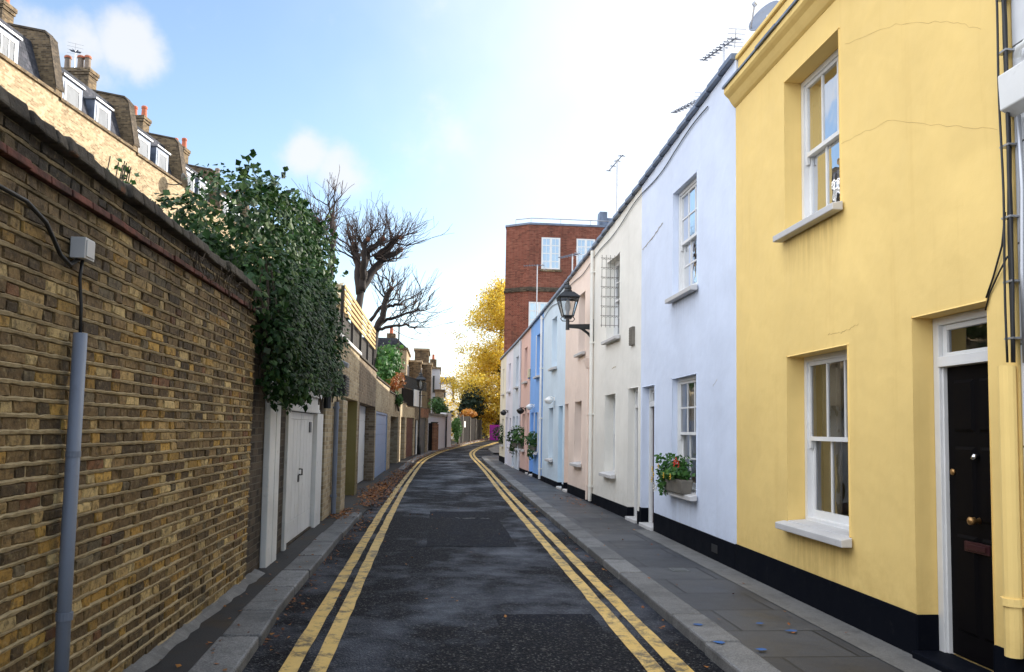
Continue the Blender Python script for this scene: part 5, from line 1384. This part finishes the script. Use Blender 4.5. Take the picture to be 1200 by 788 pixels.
def leafy_tree(label, base, h, r, n, seed, mat, trunk_r=.3):
    rn = random.Random(seed); root = thing('autumn_tree', label, 'tree', base); b = MB(); tips = []
    b.tube([(0,0,-.2),(.1,0,h*.2),(0,.1,h*.4),(.05,0,h*.62),(0,0,h*.9)], [trunk_r,trunk_r*.8,trunk_r*.62,trunk_r*.4,trunk_r*.1], 9)
    lv = MB(); centres = []
    for k in range(80):
        z = h*rn.uniform(.05,.95); a = rn.uniform(0,6.283); env = r*(1-(max(0,z/h-.12)/.88)**1.25)**.75+.35
        ln = env*rn.uniform(.65,1.02)
        d = Vector((math.cos(a), math.sin(a), rn.uniform(-.05,.55))).normalized(); s = Vector((0,0,z*.88)); pts = [s]; q = s
        for i in range(5):
            d = (d+Vector((rn.gauss(0,.16),rn.gauss(0,.16),rn.gauss(-.02,.16)))).normalized(); q = q+d*ln/5; pts.append(q.copy())
            if i >= 1:
                centres.append((q.copy(), .35+.30*env/r))
                if rn.random() < .75:
                    e = q+Vector((rn.gauss(0,.7),rn.gauss(0,.7),rn.gauss(.1,.5))); b.tube([q, e], [.02,.008], 4); centres.append((e, .4))
        b.tube(pts, [max(.012, trunk_r*.24*(1-z/h*.6)*(1-i*.17)) for i in range(6)], 5)
    for _ in range(n):
        c, s = rn.choice(centres); low = 1-c.z/h
        if rn.random() > .12+1.0*low: continue
        p = c+Vector((rn.gauss(0,s*1.05),rn.gauss(0,s*1.05),rn.gauss(0,s*.7)))
        leaf(lv, rn, p, Vector((rn.gauss(0,1),rn.gauss(0,1),rn.gauss(.5,1))).normalized(), rn.uniform(.09,.17))
    b.build('trunk', M['bark'], root, smooth=True); lv.build('crown', M[mat], root)
leafy_tree('tall golden yellow autumn tree beyond the red brick block', (5.3,72,.7), 16.2, 4.8, 120000, 31, 'autumn')

# ------------------------------------------------------------------ ivy
root = thing('ivy', 'great dark green ivy draped over the end of the brick wall', 'ivy', (-2.2,11,0))
rn = random.Random(41); b = MB(); core = MB(); o0 = Vector((-2.2,11,0))
clumps = [((-2.95,9.3,3.75),(.42,.8,.42)),((-2.5,8.7,3.35),(.30,.6,.30)),((-2.4,9.6,3.80),(.60,1.3,.75)),((-2.45,11.4,4.05),(.65,1.5,.90)),((-2.5,13.5,4.20),(.65,1.7,.85)),((-2.6,15.2,4.25),(.50,1.5,.70)),((-2.7,17.0,4.3),(.4,1.2,.55)),
          ((-1.95,8.9,3.0),(.32,.75,.60)),((-1.85,9.6,2.65),(.30,.75,.75)),((-1.85,10.8,2.9),(.38,1.2,.85)),((-1.88,11.9,3.15),(.38,1.0,.78)),((-2.0,13.2,3.72),(.30,.9,.42)),
          ((-1.72,9.6,2.15),(.20,.55,.35)),((-1.72,10.9,2.42),(.22,.6,.36)),((-1.72,11.4,2.5),(.18,.45,.34)),((-1.75,8.75,2.35),(.16,.3,.5))]
for c, r in clumps:
    area = (r[0]*r[1]+r[1]*r[2]+r[0]*r[2]); n = int(area*760)+160
    leafcloud(b, rn, Vector(c)-o0, r, n, .078, .72, 1.2, 0, .42)
# hanging strands
for k in range(210):
    y = rn.uniform(8.6,12.5); x = -1.62+rn.uniform(-.22,.14); z = rn.uniform(2.4,3.6); p = Vector((x,y,z))-o0
    for q in range(rn.randint(8,17)):
        p = p+Vector((rn.gauss(.003,.015), rn.gauss(.015,.025), -.055)); 
        if p.z < 2.05: break
        for s in (-1,1): leaf(b, rn, p, Vector((.8,rn.gauss(-.3,.4),rn.gauss(.5,.4))).normalized(), .07*rn.uniform(.6,1.1), 1.0, .42)
# upright shoots
for k in range(95):
    y = rn.uniform(9.2,16.5); zt = lerp([(6,3.35),(8,3.85),(9.6,4.35),(11.4,4.75),(13.5,4.9),(16,4.8),(19,4.3)], y)
    p = Vector((-2.35+rn.uniform(-.3,.3), y, zt-.1))-o0; n = rn.randint(3,7)+(5 if k % 9 == 0 else 0)
    dr = Vector((rn.gauss(0,.015), rn.gauss(0,.02), .05))
    for q in range(n):
        p = p+dr
        for s in range(2): leaf(b, rn, p, Vector((rn.gauss(0,1),rn.gauss(0,1),.8)).normalized(), .10*rn.uniform(.7,1.2), .3, .45)
b.build('foliage', M['ivy'], root)
m = MB()
for k in range(26):
    y = rn.uniform(8.6,14.5); pts = []; p = Vector((-1.95,y,rn.uniform(3.0,3.6)))-o0
    for q in range(8): pts.append(p.copy()); p = p+Vector((rn.gauss(.01,.03), rn.gauss(.02,.06), -.17))
    m.tube(pts, .012, 5)
for k in range(6):
    y = 9+k*1.3; m.tube([(0-.3,y-11,0),(-.25,y-11+rn.gauss(0,.2),1.5),(-.1,y-11+rn.gauss(0,.3),3.2)], [.05,.04,.025], 6)
m.build('stem', M['stem'], root)
rn2 = random.Random(5); bush('dry_grass_plume', 'pale dry plume of grass above the ivy and the slatted fence', 'plant', (-2.55,19.5,4.55), (.25,.7,.55), 700, .16, 'straw', .2, 12, 4, base=3.3)
# a few sprigs on the wall coping
b = MB(); wst = MB(); rn = random.Random(3)
for k in range(9):
    p = Vector((rn.uniform(-.04,.04), rn.uniform(-.12,.12), -.02)); wst.tube([p, p+Vector((0,.09,.30))], .004, 4)
    for q in range(rn.randint(4,10)):
        p = p+Vector((rn.gauss(0,.012), rn.gauss(.015,.015), .032)); leaf(b, rn, p, Vector((rn.gauss(0,1),rn.gauss(0,1),.8)).normalized(), .042)
root = thing('wall_weed', 'leafy weed rooted on the coping of the old brick wall', 'weed', (-2.15,5.35,3.05)); wst.build('stem', M['stem'], root); b.build('foliage', M['shrub'], root)

# fallen leaves -----------------------------------------------------------
b = MB(); rn = random.Random(17)
def litter(n, yr, xf, zf, s=(.03,.065)):
    for _ in range(n):
        y = rn.uniform(*yr); x = xf(y); z = zf(y)+.008
        leaf(b, rn, Vector((x,y,z)), Vector((rn.gauss(0,.28),rn.gauss(0,.28),1)).normalized(), rn.uniform(*s), 0, .4)
litter(110, (5.2,12), lambda y: lerp(KL,y)+abs(rn.gauss(0,.09))+.01, lambda y: g(y)+ROAD+.004, (.025,.05))
litter(320, (12,30), lambda y: lerp(KL,y)+abs(rn.gauss(0,.13))+.01, lambda y: g(y)+ROAD+.004)
litter(60, (5,16), lambda y: lerp(KL,y)-rn.uniform(.02,.55), lambda y: g(y)+.01, (.025,.05))
litter(900, (16.5,30), lambda y: lerp(KL,y)-.05+rn.gauss(0,.16), lambda y: g(y)+.012, (.04,.085))
litter(420, (18.5,23), lambda y: lerp(KL,y)-.15+rn.gauss(0,.17), lambda y: g(y)+.014, (.05,.10))
litter(160, (14.2,16), lambda y: -1.72+rn.gauss(0,.1), lambda y: g(y)+.012, (.04,.08))
litter(420, (30,58), lambda y: lerp(KL,y)+rn.uniform(-.25,.3), lambda y: g(y)+.012, (.05,.10))
litter(500, (52,75), lambda y: lerp(KL,y)+rn.uniform(-.5,.25), lambda y: g(y)+.014, (.08,.15))
litter(70, (5.5,30), lambda y: lerp(KR,y)-abs(rn.gauss(0,.12))-.02, lambda y: ROAD+.004, (.03,.055))
litter(30, (7,20), lambda y: rn.uniform(-1,1.8), lambda y: ROAD+.004, (.03,.05))
litter(60, (16.8,19.5), lambda y: 3.1+rn.gauss(0,.18), lambda y: .012, (.03,.06))
litter(24, (5.5,16), lambda y: rn.uniform(2.3,3.3), lambda y: .012, (.03,.05))
o = b.build('fallen_leaves', M['litter']); tag(o, 'brown and orange fallen leaves along the gutters', kind='stuff')

# ------------------------------------------------------------------ sky, sun, camera
SUN_EL, SUN_AZ = R(22), R(62)       # azimuth from +Y towards +X
w = bpy.data.worlds.new('World'); scene.world = w; w.use_nodes = True
nt = w.node_tree; N = nt.nodes; Lk = nt.links
bg = N['Background']; out = N['World Output']
sky = N.new('ShaderNodeTexSky'); sky.sky_type = 'NISHITA'; sky.sun_disc = False
sky.sun_elevation = SUN_EL; sky.sun_rotation = SUN_AZ; sky.air_density = 1.0; sky.dust_density = 1.0; sky.ozone_density = 1.2
tc = N.new('ShaderNodeTexCoord')
def wm(op, a, b_=0., c=None):
    n = N.new('ShaderNodeMath'); n.operation = op
    for i, v in enumerate((a, b_, c)):
        if v is None: continue
        if isinstance(v, bpy.types.NodeSocket): Lk.new(v, n.inputs[i])
        else: n.inputs[i].default_value = v
    return n.outputs[0]
def wrange(v, a, b_, c=0., d=1.):
    n = N.new('ShaderNodeMapRange'); n.interpolation_type = 'SMOOTHSTEP'
    for i, x in enumerate((v,a,b_,c,d)):
        if isinstance(x, bpy.types.NodeSocket): Lk.new(x, n.inputs[i])
        else: n.inputs[i].default_value = x
    return n.outputs[0]
def wnoise(scale, detail, vec, rough=.55):
    n = N.new('ShaderNodeTexNoise'); n.inputs['Scale'].default_value = scale; n.inputs['Detail'].default_value = detail; n.inputs['Roughness'].default_value = rough; Lk.new(vec, n.inputs['Vector']); return n
def dotv(v):
    n = N.new('ShaderNodeVectorMath'); n.operation = 'DOT_PRODUCT'; Lk.new(warp.outputs[0], n.inputs[0]); n.inputs[1].default_value = Vector(v).normalized(); return n.outputs['Value']
D0 = tc.outputs['Generated']
wn = wnoise(9.0, 4, D0, .55)
sub = N.new('ShaderNodeVectorMath'); sub.operation = 'SUBTRACT'; Lk.new(wn.outputs['Color'], sub.inputs[0]); sub.inputs[1].default_value = (.5,.5,.5)
warp = N.new('ShaderNodeVectorMath'); warp.operation = 'MULTIPLY_ADD'; Lk.new(sub.outputs[0], warp.inputs[0]); warp.inputs[1].default_value = (.06,.06,.05); Lk.new(D0, warp.inputs[2])
CLOUDS = [((-.405,.829,.383),.075,.55),((-.372,.842,.390),.060,.75),((-.340,.852,.402),.062,1.0),((-.322,.862,.390),.052,.9),((-.37,.84,.365),.05,.5),((-.161,.936,.313),.052,.9),((-.128,.946,.299),.058,.9),((.01,.94,.35),.08,.45)]
def dot0(v):
    n = N.new('ShaderNodeVectorMath'); n.operation = 'DOT_PRODUCT'; Lk.new(D0, n.inputs[0]); n.inputs[1].default_value = Vector(v).normalized(); return n.outputs['Value']
mask = None
for v, r0, k in CLOUDS:
    m_ = wm('MULTIPLY', wrange(wm('ARCCOSINE', wm('MINIMUM', dot0(v), .999999)), r0, 0.0), k)
    mask = m_ if mask is None else wm('MAXIMUM', mask, m_)
fluff = wnoise(13.0, 7, D0, .58)
mask = wm('MULTIPLY', wrange(wm('ADD', mask, wm('MULTIPLY', wm('SUBTRACT', fluff.outputs['Fac'], .5), 1.5)), .10, .78), .88)
# thin bright veil of cloud over the sun's half of the sky
sunv = (math.sin(SUN_AZ)*math.cos(SUN_EL), math.cos(SUN_AZ)*math.cos(SUN_EL), math.sin(SUN_EL))
big = wnoise(2.2, 5, D0, .55)
veil = wm('MULTIPLY', wrange(wm('ADD', dotv(sunv), wm('MULTIPLY', wm('SUBTRACT', big.outputs['Fac'], .5), .3)), .40, .82), .95)
sepd = N.new('ShaderNodeSeparateXYZ'); Lk.new(D0, sepd.inputs[0])
veil = wm('MAXIMUM', veil, wm('MULTIPLY', wrange(sepd.outputs[2], .20, .01), .55))
mx = N.new('ShaderNodeMix'); mx.data_type = 'RGBA'; Lk.new(mask, mx.inputs[0]); Lk.new(sky.outputs[0], mx.inputs[6]); mx.inputs[7].default_value = (2.95,3.0,3.1,1)
mv = N.new('ShaderNodeMix'); mv.data_type = 'RGBA'; Lk.new(veil, mv.inputs[0]); Lk.new(mx.outputs[2], mv.inputs[6]); mv.inputs[7].default_value = (3.6,3.75,4.0,1)
aur_fill = wrange(wm('ADD', dotv(sunv), wm('MULTIPLY', wm('SUBTRACT', big.outputs['Fac'], .5), .08)), .82, .97)  # out-of-view glow round the sun, added to brighten the left side
ma = N.new('ShaderNodeMix'); ma.data_type = 'RGBA'; Lk.new(aur_fill, ma.inputs[0]); Lk.new(mv.outputs[2], ma.inputs[6]); ma.inputs[7].default_value = (15,14.2,13,1)
# bright unseen cloud added behind and left of the viewer to light the facades
cloud_fill = wrange(wm('ADD', dotv((-.80,-.35,.50)), wm('MULTIPLY', wm('SUBTRACT', big.outputs['Fac'], .5), .25)), .38, .68)
mc = N.new('ShaderNodeMix'); mc.data_type = 'RGBA'; Lk.new(cloud_fill, mc.inputs[0]); Lk.new(ma.outputs[2], mc.inputs[6]); mc.inputs[7].default_value = (7.8,8.2,9.0,1)
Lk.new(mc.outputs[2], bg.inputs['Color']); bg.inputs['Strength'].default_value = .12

sl = bpy.data.lights.new('sun', 'SUN'); sl.energy = 2.8; sl.angle = R(.5); sl.color = (1,.93,.82)
so = bpy.data.objects.new('sun', sl); col.objects.link(so); so.location = (20,10,30)
so.rotation_euler = Vector(sunv).to_track_quat('Z','Y').to_euler()

cam = bpy.data.cameras.new('camera'); co = bpy.data.objects.new('camera', cam); col.objects.link(co)
cam.sensor_fit = 'HORIZONTAL'; cam.sensor_width = 36; cam.lens = 28.2; cam.shift_y = 43.25/1200
cam.clip_start = .05; cam.clip_end = 3000
yaw, pitch, roll = R(-5.0853), R(4.03), R(1.0)
f = Vector((-math.sin(yaw)*math.cos(pitch), math.cos(yaw)*math.cos(pitch), math.sin(pitch)))
r_ = Vector((math.cos(yaw), math.sin(yaw), 0)); u_ = r_.cross(f)
r2 = r_*math.cos(roll)+u_*math.sin(roll); u2 = -r_*math.sin(roll)+u_*math.cos(roll)
co.matrix_world = Matrix(((r2.x,u2.x,-f.x,0),(r2.y,u2.y,-f.y,0),(r2.z,u2.z,-f.z,1.6),(0,0,0,1)))
scene.camera = co
vs = scene.view_settings; vs.view_transform = 'Standard'; vs.look = 'None'; vs.exposure = 1.45; vs.gamma = 1
vs.use_curve_mapping = False
scene.cycles.use_denoising = True
scene.cycles.max_bounces = 8; scene.cycles.transparent_max_bounces = 12
